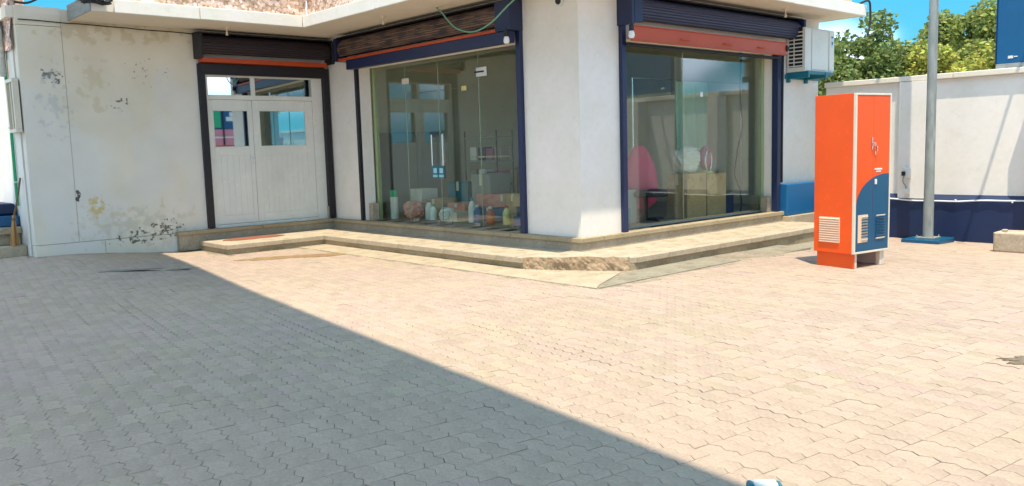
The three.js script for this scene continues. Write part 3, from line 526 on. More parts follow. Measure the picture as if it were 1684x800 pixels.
// ---------------------------------------------------------------- air conditioner
{
  const a = thing('air_conditioner', 'cream air conditioner unit on a teal bracket under the eave end', 'air conditioner', [13.3, 2.58, -7.25]);
  const x0 = 12.83, x1 = 13.77, y0 = 2.60, y1 = 3.30, z0 = -7.40, z1 = -7.07;
  objw('casing', [bx(x0 + 0.03, x1, y0, y1, z0, z1, 0.02)], mat.acbody, a);
  objw('side_frame', [bx(x0, x0 + 0.029, y0, y1, z1 - 0.05, z1, 0.006), bx(x0, x0 + 0.029, y0, y1, z0, z0 + 0.02, 0.006), bx(x0, x0 + 0.029, y0, y0 + 0.07, z0 + 0.021, z1 - 0.051, 0.006)], mat.acbody, a);
  objw('coil', bx(x0 + 0.012, x0 + 0.0285, y0 + 0.07, y1, z0 + 0.021, z1 - 0.051, 0), mat.black, a);
  for (let i = 0; i < 10; i++) objw('grille_bar', bx(x0 - 0.004, x0 + 0.011, y0 + 0.08 + i * 0.06, y0 + 0.098 + i * 0.06, z0 + 0.021, z1 - 0.051, 0), mat.acbody, a);
  for (const z of [z0 + 0.03, z0 + 0.13]) objw('grille_bar', bx(x0 - 0.008, x0 - 0.0045, y0 + 0.07, y1, z, z + 0.016, 0), mat.acbody, a);
  objw('front_panel', [bx(x0 + 0.2, x1 - 0.22, y0 + 0.03, y1 - 0.03, z1, z1 + 0.012, 0.005), bx(x1 - 0.17, x1 - 0.005, y0 + 0.03, y1 - 0.01, z1, z1 + 0.014, 0.006)], mat.acbody, a);
  objw('sticker', [bx(x1 - 0.12, x1 - 0.04, 3.02, 3.2, z1 + 0.0145, z1 + 0.0165, 0)], M(0.45, 0.62, 0.74, 0.4), a); objw('sticker_print', [bx(x1 - 0.1, x1 - 0.06, 3.06, 3.11, z1 + 0.017, z1 + 0.0185, 0), bx(x1 - 0.115, x1 - 0.045, 3.17, 3.195, z1 + 0.017, z1 + 0.0185, 0)], mat.signblue, a);
  for (const x of [x0 + 0.02, 13.42]) objw('bracket', [bx(x, x + 0.05, 2.50, 2.598, -7.418, -7.02, 0.004), bx(x, x + 0.05, 2.44, 2.5, -7.418, -7.36, 0.004)], mat.teal, a);
  objw('bracket_rail', bx(x0 - 0.03, 13.9, 2.50, 2.57, -7.417, -7.385, 0.004), mat.teal, a); objw('bracket_rail', bx(x0 + 0.08, x1 - 0.05, 2.555, 2.598, -7.10, -7.03, 0.004), mat.teal, a);
  objw('refrigerant_pipe', tube([[12.72, 2.95, -7.40], [12.70, 2.5, -7.395], [12.69, 1.6, -7.395], [12.69, 0.8, -7.395]], 0.022, 20, 8), mat.black, a);
}
// ---------------------------------------------------------------- small fittings
function lampHolder(pos, label) { const l = thing('bulb_holder', label, 'lamp', pos, 0, 'unlit bulbs at the shutters'); obj('holder', cyl(0, 0.02, 0.10, 0, 0.035, 0.03, 14), mat.black, l); obj('bulb', (() => { const g = lathe([[0, -0.075], [0.03, -0.07], [0.042, -0.04], [0.036, 0.0], [0.026, 0.022]], 16); return g; })(), mat.bulb, l); obj('stem', cyl(0, 0.10, 0.14, 0, 0.01, 0.01, 8), mat.black, l); }
lampHolder([7.64, 2.955, -8.50], 'white unlit bulb in a black holder at the right end of the weathered brown shutter');
lampHolder([8.57, 2.93, -7.13], 'white unlit bulb in a black holder at the left end of the red shutter bar');
{
  const c = thing('security_camera', 'small dark domed security camera high on the corner pillar', 'camera', [7.86, 3.34, -7.72]);
  obj('mount', (() => { const g = new THREE.CylinderGeometry(0.06, 0.06, 0.03, 18); g.rotateZ(Math.PI / 2); return g; })(), mat.white, c);
  obj('dome', (() => { const g = new THREE.SphereGeometry(0.042, 16, 10, 0, Math.PI * 2, 0, Math.PI / 2); g.rotateZ(Math.PI / 2); g.translate(-0.015, 0, 0); return g; })(), mat.black, c);
  obj('bracket', bx(-0.02, 0.02, 0.03, 0.07, 0.05, 0.12), mat.cream, c);
}
{ const c = thing('green_cable', 'pale green cable looping down in front of the brown shutter', 'cable', [7.5, 3.3, -9]); objw('cable', tube([[7.62, 3.70, -10.2], [7.5, 3.45, -9.72], [7.5, 3.19, -9.4], [7.5, 3.09, -9.02], [7.5, 3.16, -8.65], [7.55, 3.36, -8.33], [7.7, 3.52, -8.2]], 0.011, 60, 8), mat.greencable, c); }
{ const c = thing('black_cable', 'black cable hanging off the right end of the eave', 'cable', [14.1, 3.4, -6.6]); objw('cable', tube([[14.0, 3.72, -6.75], [14.08, 3.76, -6.63], [14.13, 3.6, -6.62], [14.12, 3.38, -6.62], [14.05, 3.2, -6.62]], 0.018, 30, 8), mat.black, c); }
{
  const c = thing('cable_bundle', 'tangle of black cables on the broken left end of the eave', 'cable', [3.75, 3.6, -12.5]);
  for (let k = 0; k < 6; k++) { const p = []; for (let i = 0; i < 7; i++) p.push([3.54 + i * 0.062 + 0.03 * (hsh(i, k, 4) - 0.5), 3.60 + 0.10 * hsh(i, k, 5) , -12.46 + 0.05 * hsh(i, k, 6)]); objw('cable', tube(p, 0.014, 30, 6), mat.black, c); }
  objw('cable', tube([[3.54, 3.66, -12.5], [3.3, 3.78, -13.0], [3.1, 3.72, -13.5], [2.98, 3.74, -13.6]], 0.016, 20, 6), mat.black, c);
}
{ const c = thing('wall_cable', 'thin dark cable along the top of the stained panel wall', 'cable', [4, 3.45, DZ + 0.02]); const p = []; for (let i = 0; i <= 12; i++) { const x = 3.0 + i * 0.205; p.push([x, 3.50 - 0.008 * i * 0.4 + 0.006 * hsh(i, 1, 8), DZ + 0.022]); } objw('cable', tube(p, 0.008, 60, 6), mat.black, c); }
// ---------------------------------------------------------------- ground bits
{
  const b = thing('concrete_block', 'rough concrete block lying at the foot of the boundary wall', 'block', [12.7, H(12.7, -3.7) - 0.01, -3.7]);
  const g = new RoundedBoxGeometry(0.42, 0.29, 0.85, 6, 0.04), p = g.attributes.position; for (let i = 0; i < p.count; i++) { const x = p.getX(i), y = p.getY(i), z = p.getZ(i); const k = 0.018 * (fbm(x * 12 + 5 + z * 7, y * 12 + z * 5, 3, 0, 5) - 0.5); p.setXYZ(i, x + k * 2, y + (y > 0 ? k * 2 : 0), z + k * 2); } g.computeVertexNormals(); g.translate(0, 0.145, 0.02); obj('block', uvm(g), mat.tread, b);
  const a = new RoundedBoxGeometry(0.09, 0.025, 0.06, 1, 0.01); a.translate(-0.05, 0.30, -0.3); obj('mortar_lump', a, mat.tread, b);
}
{
  const l = thing('litter_carton', 'crushed white and teal drink carton on the paving at the shadow edge', 'litter', [3.10, 0.004, -1.875], -0.75);
  obj('carton', bx(-0.052, 0.052, 0, 0.045, -0.032, 0.032, 0.012), mat.white, l); obj('end_band', bx(-0.076, -0.05, 0.001, 0.044, -0.03, 0.03, 0.011), mat.teal, l); obj('end_band', bx(0.05, 0.068, 0.004, 0.04, -0.025, 0.028, 0.01), mat.teal, l);
}
function blob(cx, cz, rx, rz, turn, n, jag, y, seed, th = 0.003) {
  const pts = []; for (let i = 0; i < n; i++) { const t = i / n * 2 * Math.PI, r = 1 + jag * (fbm(Math.cos(t) * 3 + 9, Math.sin(t) * 3 + 9, 4, 0, seed) - 0.5) * 2 + jag * 0.6 * (hsh(i, seed, 2) - 0.5); const a = Math.cos(t) * rx * r, b = Math.sin(t) * rz * r; pts.push([cx + a * Math.cos(turn) - b * Math.sin(turn), cz + a * Math.sin(turn) + b * Math.cos(turn)]); }
  const g = prism(pts.reverse(), y, y + th); return g;
}
{
  const w = new THREE.Mesh(blob(6.38, -1.56, 0.44, 0.17, 0.73, 120, 0.34, 0.0016, 4, 0.004), M(0.13, 0.09, 0.045, 0.07)); w.name = 'puddle'; w.userData.kind = 'structure'; w.receiveShadow = true; scene.add(w);
  const g = join([blob(5.75, -11.35, 0.85, 0.16, 0.42, 70, 0.5, 0.001, 5), blob(5.2, -11.6, 0.4, 0.05, 0.5, 40, 0.6, 0.0012, 6), blob(6.2, -11.05, 0.34, 0.12, 0.2, 40, 0.5, 0.0014, 7)]);
  const m = new THREE.Mesh(g, mat.mud); m.name = 'dried_mud'; m.userData = { kind: 'stuff', label: 'brown dried mud smear on the paving before the door step', category: 'mud' }; m.receiveShadow = true; scene.add(m);
  const wd = new THREE.Mesh(join([blob(3.35, -11.3, 0.5, 0.08, 0.5, 50, 0.6, H(3.35, -11.3) + 0.002, 8), blob(3.95, -11.0, 0.25, 0.06, 0.3, 40, 0.6, H(3.95, -11) + 0.003, 9)]), M(0.22, 0.19, 0.15, 0.9)); wd.name = 'dark_grime'; wd.userData = { kind: 'stuff', label: 'dark grime smear on the shaded paving near the panel wall', category: 'grime' }; scene.add(wd);
}
{
  const m = thing('door_mat', 'worn reddish brown mat on the step below the white door', 'mat', [6.0, 0.156, -13.2]);
  const g = blob(6.05, -13.1, 0.52, 0.2, 0.0, 60, 0.14, 0.1565, 12, 0.008); objw('mat', g, mat.mat, m);
}
// ---------------------------------------------------------------- side yard on the far left
{
  const y = new THREE.Mesh(prism([[-6, -13.98], [LX - 0.03, -13.98], [LX - 0.03, -26], [-6, -26]], -0.1, 0.285, 0.01), mat.apron); y.name = 'side_path'; y.userData.kind = 'structure'; y.receiveShadow = y.castShadow = true; scene.add(y);
  const w = W('side_window', [bx(LX - 0.10, LX - 0.021, 1.93, 1.98, -14.05, -13.62), bx(LX - 0.10, LX - 0.021, 2.64, 2.69, -14.05, -13.62), bx(LX - 0.10, LX - 0.021, 1.98, 2.64, -13.67, -13.62), bx(LX - 0.10, LX - 0.021, 1.98, 2.64, -14.05, -14.0), bx(LX - 0.09, LX - 0.03, 1.98, 2.64, -13.85, -13.82)], mat.cream, 'cream framed window on the side wall');
  const wp = obj('pane', (() => { const g = bx(LX - 0.05, LX - 0.045, 1.98, 2.64, -14.0, -13.67, 0); g.translate(-8, 0, 9.5); return g; })(), M(0.5, 0.52, 0.42, 0.2), w); void wp;
  W('downpipe', cyl(LX - 0.09, 2.75, 4.4, -14.15, 0.045, 0.045, 14), mat.galv);
  W('parapet', [rough(LX - 0.04, -18, LX - 0.04, -13.7, 3.1, 5.2, 0.04, 0.08, 14), bx(LX, LX + 0.2, 3.70, 5.1, -18, -13.85)], mat.rubble);
  const p = thing('green_pipe', 'bright green vertical pipe on the side wall above the blue tank', 'pipe', [LX - 0.06, 0.95, -14.2]); objw('pipe', tube([[LX - 0.05, 3.2, -14.22], [LX - 0.05, 2.2, -14.18], [LX - 0.05, 1.5, -14.2], [LX - 0.05, 0.86, -14.22]], 0.022, 20, 8), mat.green, p); for (const yy of [1.2, 2.0, 2.8]) objw('clip', bx(LX - 0.08, LX - 0.021, yy, yy + 0.025, -14.24, -14.17), mat.white, p);
  const t = thing('blue_tank', 'blue box standing on a cream ledge beside the side wall', 'tank', [LX - 0.2, 0.55, -14.8]); objw('body', bx(LX - 0.38, LX - 0.03, 0.556, 0.72, -15.5, -14.28, 0.02), mat.signblue, t); objw('lid', bx(LX - 0.30, LX - 0.05, 0.722, 0.90, -15.4, -14.36, 0.04), mat.basblue, t);
  const s = thing('cream_ledge', 'low cream concrete ledge under the blue tank', 'ledge', [LX - 0.22, 0.285, -14.8]); objw('slab', bx(LX - 0.46, LX - 0.03, 0.45, 0.553, -15.6, -14.2, 0.01), mat.tread, s); objw('support', bx(LX - 0.36, LX - 0.03, 0.285, 0.449, -15.5, -14.3, 0.008), mat.apron, s);
  const b = thing('broom', 'straw broom leaning on the side wall at far left', 'broom', [LX - 0.16, 0.286, -14.02]);
  objw('handle', tube([[LX - 0.16, 0.72, -13.99], [LX - 0.10, 1.0, -13.93], [LX - 0.045, 1.28, -13.92]], 0.013, 12, 8), mat.wood, b);
  const bl = []; for (let i = 0; i < 46; i++) { const a = rr(0, 6.28), r = Math.sqrt(rnd()); bl.push(tube([[LX - 0.16 + 0.018 * Math.cos(a) * r, 0.74, -13.99 + 0.018 * Math.sin(a) * r], [LX - 0.17 + 0.035 * Math.cos(a) * r, 0.52, -14.01 + 0.05 * Math.sin(a) * r], [LX - 0.17 + 0.06 * Math.cos(a) * r, 0.288, -14.04 + 0.11 * Math.sin(a) * r]], 0.004, 4, 4)); }
  objw('bristles', bl, mat.straw, b); objw('binding', [cyl(LX - 0.16, 0.66, 0.70, -13.992, 0.03, 0.026, 12)], mat.wood, b);
}
// ---------------------------------------------------------------- trees
function tree(x, z, top, rx, ry, n, seed, tone, label, group) {
  seedState = 777 + seed * 991; const y0 = H(Math.min(x, 14), z), cy = top - ry;
  const t = thing('tree', label, 'tree', [x, y0, z], 0, group), P = [], N = [], Cc = [], limbs = [];
  obj('trunk', tube([[0, 0, 0], [0.06, cy * 0.4, 0.05], [0.02, cy - y0, 0]], 0.13, 10, 8), mat.bark, t);
  const clumps = [];
  for (let i = 0; i < 46; i++) { const th = rr(0, 6.283), u = rr(-0.75, 1), q = Math.sqrt(1 - u * u), r = 0.62 + 0.36 * Math.pow(rnd(), 0.6); clumps.push([q * Math.cos(th) * rx * r, cy - y0 + u * ry * r, q * Math.sin(th) * rx * r, rr(0.22, 0.42) * rx]); }
  for (let i = 0; i < 9; i++) { const c = clumps[i * 5]; limbs.push(tube([[0.02, (cy - y0) * rr(0.6, 0.95), 0], [c[0] * 0.5, (c[1] + cy - y0) * 0.5, c[2] * 0.5], [c[0], c[1], c[2]]], 0.035, 6, 5)); }
  obj('limbs', limbs, mat.bark, t);
  for (let i = 0; i < n; i++) {
    const c = clumps[Math.floor(rnd() * clumps.length)], th = rr(0, 6.283), u = rr(-1, 1), q = Math.sqrt(1 - u * u), r = c[3] * Math.pow(rnd(), 0.42);
    const px = c[0] + q * Math.cos(th) * r, py = c[1] + u * r * 0.85, pz = c[2] + q * Math.sin(th) * r;
    const s = rr(0.05, 0.10) * (tone.s || 1), a = rr(0, 6.283), v = rr(-0.2, 1), w = Math.sqrt(Math.max(0, 1 - v * v));
    const nx = w * Math.cos(a), ny = v, nz = w * Math.sin(a); let ux = -nz, uz = nx, l = Math.hypot(ux, uz) || 1; ux /= l; uz /= l; const b = rr(-0.8, 0.8), vx = ny * uz, vy = nz * ux - nx * uz, vz = -ny * ux; const cb = Math.cos(b), sb = Math.sin(b);
    const ax = ux * cb + vx * sb, ay = vy * sb, az = uz * cb + vz * sb, bx2 = -ux * sb + vx * cb, by = vy * cb, bz = -uz * sb + vz * cb;
    const q4 = [[-1, 0], [0, -0.55], [1, 0], [0, 0.55]].map(([i1, j1]) => [px + (ax * i1 + bx2 * j1) * s, py + (ay * i1 + by * j1) * s, pz + (az * i1 + bz * j1) * s]);
    P.push(...q4[0], ...q4[1], ...q4[2], ...q4[0], ...q4[2], ...q4[3]); for (let k = 0; k < 6; k++) N.push(nx, ny, nz);
    const k = rr(0.65, 1.35), yl = rr(0.85, 1.25); for (let m = 0; m < 6; m++) Cc.push(tone.c[0] * k * yl, tone.c[1] * k, tone.c[2] * k);
  }
  const g = new THREE.BufferGeometry(); g.setAttribute('position', new THREE.Float32BufferAttribute(P, 3)); g.setAttribute('normal', new THREE.Float32BufferAttribute(N, 3)); g.setAttribute('color', new THREE.Float32BufferAttribute(Cc, 3));
  obj('crown', g, leafMat, t); return t;
}
const leafMat = M(1, 1, 1, 0.85, { vertexColors: true, transmission: 0.3, thickness: 0 });
const dk = { c: [0.17, 0.23, 0.045] }, lt = { c: [0.40, 0.41, 0.06] }, md = { c: [0.27, 0.32, 0.06] };
const TG = 'trees behind the boundary wall';
tree(24.9, -11.95, 4.95, 1.5, 1.9, 18000, 1, dk, 'dark green tree just right of the air conditioner', TG);
tree(23.6, -12.9, 4.45, 1.4, 1.6, 12000, 2, dk, 'dark green tree half hidden behind the air conditioner', TG);
tree(26.4, -10.9, 4.35, 1.3, 1.5, 12000, 3, md, 'lower mid green tree between the two tall crowns, left of the lamp post', TG);
tree(27.4, -9.8, 5.25, 1.6, 1.9, 18000, 4, md, 'tall mid green tree between lamp post and blue sign', TG);
tree(25.4, -9.6, 3.95, 1.4, 1.3, 14000, 5, lt, 'yellow green bushy tree low beside the lamp post', TG);
tree(26.6, -8.4, 4.1, 1.45, 1.4, 14000, 6, lt, 'yellow green bushy tree next to the blue sign', TG);
tree(29.5, -11.5, 4.7, 1.6, 1.9, 7000, 7, md, 'pale distant tree behind the others in the gap', TG);
// ---------------------------------------------------------------- forecourt canopy overhead (casts the big shadow)
{
  const c = thing('forecourt_canopy', 'flat forecourt canopy roof shading the left of the paving', 'canopy', [1.84, 0, 0], 0);
  const ex = (z) => 1.617 - 0.1347 * z, dl = Math.hypot(1, 0.1347), lx = -1 / dl, lz = -0.1347 / dl, A = [ex(-12.95), -12.95], B = [ex(8), 8], wdt = 5.6;
  objw('roof', prism([A, B, [B[0] + lx * wdt, B[1] + lz * wdt], [A[0] + lx * wdt, A[1] + lz * wdt]], 6.2, 6.6), mat.canopy, c);
  for (const z of [-9, -2, 5]) { const p = [ex(z) + lx * 2.9, z + lz * 2.9]; objw('column', [bx(p[0] - 0.16, p[0] + 0.16, 0, 6.2, p[1] - 0.16, p[1] + 0.16, 0.01)], mat.white, c); }
}
// ---------------------------------------------------------------- what the glass mirrors
{
  const b = thing('far_wall', 'long cream yard wall with a blue top band across the forecourt', 'wall', [-17, 0, -8]);
  objw('wall_face', bx(-17.2, -17, -0.1, 2.3, -32, 10, 0.01), mat.soffit, b); objw('blue_band', bx(-17.22, -16.98, 2.3, 2.62, -32, 10, 0.01), mat.signblue, b);
  for (const [x, z, top, r, s] of [[-20, -14, 6.5, 2.6, 21], [-20, -18.5, 6.0, 2.4, 22], [-20.5, -23, 6.3, 2.6, 23]]) tree(x, z, top, r, r, 6000, s, { c: dk.c, s: 1.8 }, ['broad dark tree behind the far wall, nearest the canopy', 'broad dark tree behind the far wall, in the middle', 'broad dark tree behind the far wall, farthest off'][s - 21], 'trees behind the far wall');
}
{
  const t = thing('parked_truck', 'blue box truck with a pink side panel parked along the boundary wall', 'truck', [10.75, H(10.75, 3), 3.7]);
  obj('cargo_box', bx(-1.15, 1.15, 2.45, 3.3, -2.6, 2.4, 0.03), mat.signblue, t); obj('lower_panel', bx(-1.16, 1.16, 1.9, 2.449, -2.6, 2.4, 0.02), M(0.62, 0.24, 0.30, 0.5), t);
  obj('cab', bx(-0.9, 0.9, 0.6, 2.5, 2.5, 4.1, 0.15), mat.red, t); for (const x of [-0.75, -0.02, 0.72]) obj('rear_post', bx(x, x + 0.05, 1.92, 3.28, -2.64, -2.601), mat.black, t); obj('rear_badge', [bx(-0.62, -0.2, 2.72, 2.86, -2.62, -2.601), bx(-0.5, -0.32, 2.87, 3.02, -2.62, -2.601)], mat.white, t); obj('rear_flap', bx(-1.1, -0.8, 2.5, 3.2, -2.62, -2.601), mat.green, t); obj('rear_rail', bx(-1.15, 1.15, 2.15, 2.2, -2.63, -2.601), mat.white, t); obj('tailgate', bx(-1.14, 1.14, 0.75, 1.899, -2.55, 2.4, 0.02), mat.red, t); obj('chassis', bx(-0.6, 0.6, 0.5, 0.74, -2.5, 4.0), mat.black, t); obj('windscreen', bx(-0.75, 0.75, 1.5, 2.3, 4.09, 4.12, 0.01), mat.black, t);
  for (const x of [-0.75, 0.75]) for (const z of [-1.7, 3.2]) { const g = new THREE.CylinderGeometry(0.45, 0.45, 0.28, 24); g.rotateZ(Math.PI / 2); g.translate(x, 0.45, z); const w = obj('wheel', g, mat.tyre, t); const r = new THREE.CylinderGeometry(0.24, 0.24, 0.29, 18); r.rotateZ(Math.PI / 2); r.translate(x, 0.45, z); obj('rim', r, mat.galv, w); }
}
// ---------------------------------------------------------------- goods behind the glass
const FY = 0.327;
function carton(x, z, w, h, d, m, label, y = FY, turn = 0, tape = true) { const c = thing('carton', label, 'box', [x, y, z], turn); obj('box', bx(-w / 2, w / 2, 0, h, -d / 2, d / 2, 0.008), m, c); if (tape) obj('tape', [bx(-w / 2 - 0.002, w / 2 + 0.002, h * 0.75, h + 0.002, -0.03, 0.03, 0)], mat.cream, c); return c; }
carton(10.9, -8.0, 0.50, 0.70, 0.40, mat.card, 'left tall brown cardboard box behind the right glass front');
carton(11.46, -8.02, 0.52, 0.68, 0.40, mat.card, 'right tall brown cardboard box behind the right glass front');
carton(9.05, -7.9, 0.42, 0.27, 0.3, mat.teal, 'low bright blue box in the left corner of the right glass front', FY, 0.1, false);
carton(8.6, -9.15, 0.34, 0.16, 0.40, mat.signblue, 'blue box at the bottom of the pile by the right jamb of the door glass'); carton(8.62, -9.13, 0.30, 0.14, 0.38, mat.basblue, 'navy box in the middle of the pile by the right jamb of the door glass', FY + 0.162); carton(8.6, -9.16, 0.33, 0.15, 0.40, mat.card, 'brown box on top of the blue pile by the right jamb of the door glass', FY + 0.304);
carton(9.3, -10.3, 0.5, 0.42, 1.3, mat.salmon, 'wide pale red carton on the floor right of the glass door'); carton(9.0, -10.4, 0.35, 0.22, 0.9, mat.signblue, 'long blue carton in front of the pale red one');
for (const [x, z, w, h, d, m, lb, y] of [
  [8.62, -10.95, 0.3, 0.16, 0.34, mat.cream, 'flat cream carton behind the glass door, left leaf'], [8.9, -11.7, 0.4, 0.34, 0.5, mat.card, 'brown carton behind the pink sack'], [8.92, -12.25, 0.36, 0.5, 0.34, mat.white, 'tall white carton beside the green lidded canister'],
  [8.95, -11.15, 0.4, 0.28, 0.42, mat.salmon, 'pale red carton behind the white sack'], [8.98, -9.75, 0.36, 0.46, 0.42, mat.card, 'upright brown carton right of the long blue carton'], [9.35, -9.35, 0.5, 0.6, 0.5, mat.purple, 'tall maroon carton behind the blue box pile'],
  [9.35, -10.9, 0.5, 0.75, 0.45, mat.greymetal, 'tall grey carton behind the glass door, right leaf'], [9.3, -11.5, 0.45, 0.62, 0.5, mat.teal, 'tall teal carton in the middle of the floor goods'], [9.0, -8.85, 0.4, 0.3, 0.34, mat.white, 'white carton in the corner behind the right jamb'],
  [10.9, -9.3, 0.5, 0.5, 0.5, mat.purple, 'maroon carton deep in the room behind the cardboard boxes'], [9.6, -8.3, 0.4, 0.5, 0.4, mat.greymetal, 'grey carton between the low blue box and the pink chair'], [12.0, -8.05, 0.22, 0.3, 0.24, mat.basblue, 'navy carton at the right end of the right glass front']]) carton(x, z, w, h, d, m, lb, FY, 0.2 * (hsh(Math.round(x * 10), Math.round(-z * 10), 2) - 0.5));
function sack(x, z, r, h, m, label, seed) { const t = thing('sack', label, 'sack', [x, FY, z], seed); const g = new THREE.IcosahedronGeometry(1, 5), p = g.attributes.position; for (let i = 0; i < p.count; i++) { const sg = (q) => Math.sign(q) * Math.pow(Math.abs(q), 0.7), a0 = p.getX(i), b0 = p.getY(i), c0 = p.getZ(i), a = sg(a0), b = sg(b0), c = sg(c0), k = 0.92 + 0.9 * (fbm(a0 * 4.3 + seed + 5, c0 * 4.3 + b0 * 5 + 9, 4, 0, seed) - 0.5); p.setXYZ(i, a * r * k, Math.max(0, (b * 0.55 + 0.5) * h), c * r * k); } g.computeVertexNormals(); obj('bag', g, m, t); obj('neck', tube([[0, h * 0.93, 0], [r * 0.3, h * 1.0, r * 0.2], [r * 0.75, h * 0.93, r * 0.1]], r * 0.13, 8, 6), m, t); return t; }
sack(8.5, -12.0, 0.17, 0.30, mat.salmon, 'pink plastic sack on the floor behind the left pane', 1.2);
sack(8.5, -11.05, 0.13, 0.22, mat.clearwrap, 'small white plastic sack against the glass door', 3.7);
function bottle(x, z, h, m, cap, label) { const b = thing('bottle', label, 'bottle', [x, FY, z]); obj('body', lathe([[0, 0], [0.06, 0], [0.065, 0.02], [0.065, h * 0.65], [0.03, h * 0.85], [0.025, h * 0.9]], 16), m, b); obj('cap', cyl(0, h * 0.88, h, 0, 0.03, 0.028, 12), cap, b); }
bottle(8.55, -9.62, 0.3, mat.yellow, mat.red, 'yellow bottle beside the blue box pile');
bottle(8.5, -11.55, 0.34, mat.white, mat.signblue, 'white bottle with a blue cap right of the pink sack'); bottle(8.46, -11.38, 0.27, mat.clearwrap, mat.green, 'short white bottle with a green cap left of the glass door');
bottle(8.52, -10.42, 0.40, mat.white, mat.teal, 'tall white bottle with a teal cap right of the glass door'); bottle(8.48, -10.24, 0.30, mat.footblue, mat.white, 'blue bottle with a white cap right of the glass door'); bottle(8.5, -9.95, 0.28, mat.red, mat.white, 'red bottle with a white cap beside the yellow bottle');
{ const c = thing('canister', 'white canister with a green lid behind the left pane', 'canister', [8.36, FY, -12.38]); obj('body', cyl(0, 0, 0.38, 0, 0.07, 0.07, 20), mat.white, c); obj('lid', cyl(0, 0.381, 0.50, 0, 0.075, 0.072, 20), mat.green, c); }
{ const c = thing('steel_cupboard', 'grey green steel cupboard against the back of the room', 'cupboard', [9.35, FY, -13.2]); for (const s of [-1, 1]) obj('door', bx(s < 0 ? -0.55 : 0.004, s < 0 ? -0.004 : 0.55, 0.05, 1.5, 0.2, 0.22), mat.greymetal, c); obj('carcass', bx(-0.56, 0.56, 0, 1.52, -0.22, 0.198), mat.greymetal, c); obj('handle', bx(0.03, 0.05, 0.7, 0.85, 0.22, 0.24), mat.steel, c); }
{ const d = thing('desk', 'wooden desk with slatted front behind the right pane', 'desk', [10.2, FY, -10.0], Math.PI / 2); obj('top', bx(-0.85, 0.85, 0.80, 0.84, -0.35, 0.35, 0.006), mat.wood, d); for (let i = 0; i < 12; i++) obj('slat', bx(-0.83 + i * 0.14, -0.72 + i * 0.14, 0.02, 0.79, -0.33, -0.30), mat.wood, d); for (const s of [-1, 1]) obj('side', bx(s * 0.84 - 0.015, s * 0.84 + 0.015, 0, 0.8, -0.29, 0.34), mat.wood, d);
  const m = thing('monitor', 'black computer monitor on the desk', 'monitor', [10.2, FY + 0.841, -10.3], Math.PI / 2 + 0.3); obj('screen', bx(-0.26, 0.26, 0.12, 0.46, -0.02, 0.02, 0.006), mat.black, m); obj('stand', [cyl(0, 0.012, 0.14, 0, 0.02, 0.02, 10), bx(-0.1, 0.1, 0, 0.012, -0.08, 0.08)], mat.black, m);
  const r = thing('red_tin', 'small red tin on the desk beside the monitor', 'tin', [9.98, FY + 0.841, -10.65]); obj('can', cyl(0, 0, 0.14, 0, 0.06, 0.06, 16), mat.red, r); obj('lid', cyl(0, 0.14, 0.152, 0, 0.061, 0.061, 16), mat.steel, r);
  const p = thing('printer', 'grey printer on the desk, its near end', 'printer', [10.15, FY + 0.841, -9.55], Math.PI / 2); obj('case', bx(-0.22, 0.22, 0, 0.17, -0.18, 0.18, 0.02), mat.greymetal, p); obj('tray', bx(-0.15, 0.15, 0.03, 0.05, -0.32, -0.181), mat.black, p); }
{ const s = thing('shelf_unit', 'open shelf with dark red goods in the middle of the room', 'shelf', [10.0, FY, -11.7], Math.PI / 2); for (let i = 0; i < 4; i++) obj('shelf', bx(-0.45, 0.45, 0.1 + i * 0.42, 0.125 + i * 0.42, -0.2, 0.2), mat.greymetal, s); for (const x of [-0.45, 0.43]) for (const z of [-0.2, 0.18]) obj('post', bx(x, x + 0.02, 0, 1.5, z, z + 0.02), mat.black, s);
  for (let i = 0; i < 3; i++) for (let k = 0; k < 4; k++) { const b = thing('packet', ['maroon', 'grey', 'white', 'blue'][(k + i) % 4] + ' packet on the open shelf, ' + ['lower', 'middle', 'upper'][i] + ' board', 'packet', [10.02, FY + 0.126 + i * 0.42, -12.05 + k * 0.23], Math.PI / 2); obj('pack', bx(-0.09, 0.09, 0, 0.2 + 0.06 * hsh(i, k, 3), -0.1, 0.1), [mat.purple, mat.greymetal, mat.clearwrap, mat.basblue][(k + i) % 4], b); obj('band', bx(-0.092, 0.092, 0.05, 0.08, -0.102, 0.102, 0), mat.cream, b); } }
{ const c = thing('pink_chair', 'black office chair with a tall pink rounded back cover', 'chair', [10.15, FY, -8.3], -0.5); obj('back_cover', (() => { const g = new THREE.SphereGeometry(1, 40, 30), p = g.attributes.position; for (let i = 0; i < p.count; i++) { const a = p.getX(i), b = p.getY(i), c = p.getZ(i), k = (1 - 0.32 * b) * (1 + 0.3 * (fbm(a * 3 + 7, b * 3 + c * 2 + 7, 3, 0, 4) - 0.5)); p.setXYZ(i, Math.sign(a) * Math.pow(Math.abs(a), 0.8) * 0.27 * k, b * 0.5, c * 0.15 * k); } g.computeVertexNormals(); g.translate(0, 0.66, -0.05); return g; })(), mat.pink, c); obj('seat', bx(-0.27, 0.27, 0.38, 0.48, -0.05, 0.45, 0.04), mat.black, c); obj('stem', cyl(0, 0.06, 0.38, 0.2, 0.03, 0.03, 12), mat.black, c); for (let i = 0; i < 5; i++) { const g = bx(0, 0.28, 0.02, 0.06, -0.02, 0.02); g.rotateY(i * 1.2566); g.translate(0, 0, 0.2); obj('leg', g, mat.black, c); } }
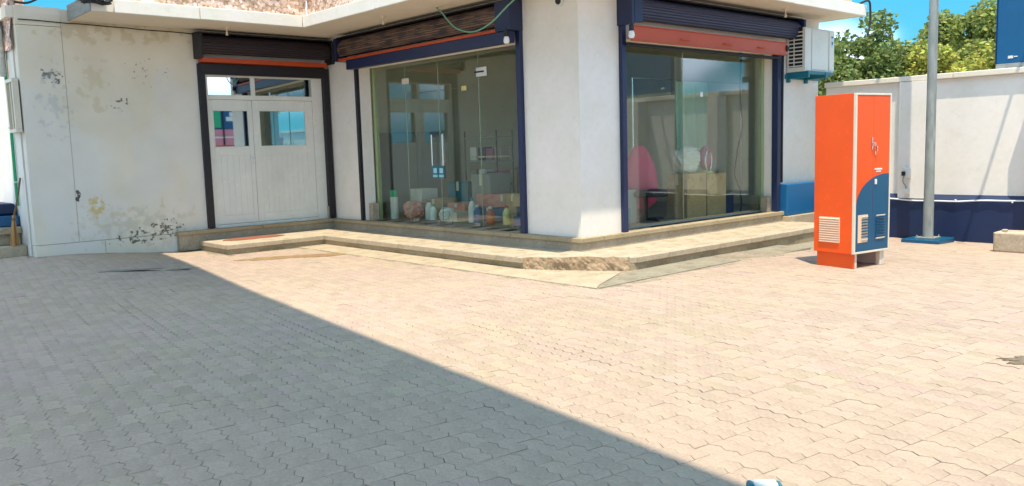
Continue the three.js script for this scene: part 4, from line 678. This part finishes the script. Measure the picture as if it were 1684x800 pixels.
{ const t = thing('wrapped_bundle', 'crumpled clear plastic bundle on the left cardboard box', 'bundle', [10.9, FY + 0.703, -8.0]); const g = new THREE.IcosahedronGeometry(1, 4), p = g.attributes.position; for (let i = 0; i < p.count; i++) { const a = p.getX(i), b = p.getY(i), c = p.getZ(i), k = 1 + 0.5 * (fbm(a * 3 + 4, b * 3 + c * 2.3 + 4, 3, 0, 9) - 0.5); p.setXYZ(i, a * 0.27 * k, Math.max(0, (b * 0.22 * k + 0.2)), c * 0.17 * k); } g.computeVertexNormals(); obj('wrap', g, M(0.75, 0.74, 0.72, 0.12), t); for (let i = 0; i < 5; i++) obj('strap', tube([[-0.24, 0.12 + i * 0.06, 0.1], [0, 0.14 + i * 0.06, 0.2], [0.24, 0.12 + i * 0.06, 0.09]], 0.008, 12, 5), mat.white, t); }
{ const t = thing('fan_guard', 'round purple packed table fan on the right cardboard box', 'fan', [11.42, FY + 0.683, -8.02], 0.3); obj('cover', (() => { const g = new THREE.SphereGeometry(0.2, 20, 14); g.scale(1, 1, 0.5); g.translate(0.05, 0.24, 0); return g; })(), mat.purple, t); obj('guard', (() => { const g = new THREE.TorusGeometry(0.16, 0.015, 8, 28); g.translate(-0.12, 0.2, 0.1); return g; })(), mat.steel, t); obj('base', cyl(0, 0, 0.05, 0, 0.13, 0.1, 18), mat.yellow, t); }
{ const c = thing('hanging_sheet', 'mint green sheet hanging behind the cardboard boxes', 'curtain', [12.1, FY, -8.75]); const g = new THREE.PlaneGeometry(1.0, 2.2, 40, 10), p = g.attributes.position; for (let i = 0; i < p.count; i++) p.setZ(i, 0.05 * Math.sin(p.getX(i) * 22 + Math.sin(p.getY(i) * 2))); g.computeVertexNormals(); g.translate(0, 1.1, 0); obj('cloth', g, M(0.35, 0.55, 0.46, 0.9), c); const r = new THREE.CylinderGeometry(0.012, 0.012, 3.2, 8); r.rotateZ(Math.PI / 2); r.translate(0, 2.22, 0); obj('rail', r, mat.steel, c); for (const s of [-1.58, 1.5]) obj('rail_post', cyl(s, 0, 2.22, 0, 0.015, 0.015, 8), mat.steel, c); }
{ const c = thing('inside_cable', 'black cable hanging inside the right glass front near its right edge', 'cable', [12.1, 0.4, -7.8]); objw('cable', tube([[12.12, 2.9, -7.80], [12.1, 2.2, -7.80], [12.16, 1.75, -7.80], [12.0, 1.3, -7.80], [11.95, 0.95, -7.8], [12.1, 0.7, -7.8], [12.14, 0.45, -7.8], [12.1, 0.34, -7.8]], 0.014, 60, 8), mat.black, c); objw('plug', bx(12.09, 12.15, 2.88, 2.95, -7.82, -7.78), mat.black, c); }
renderer.render(scene, camera);
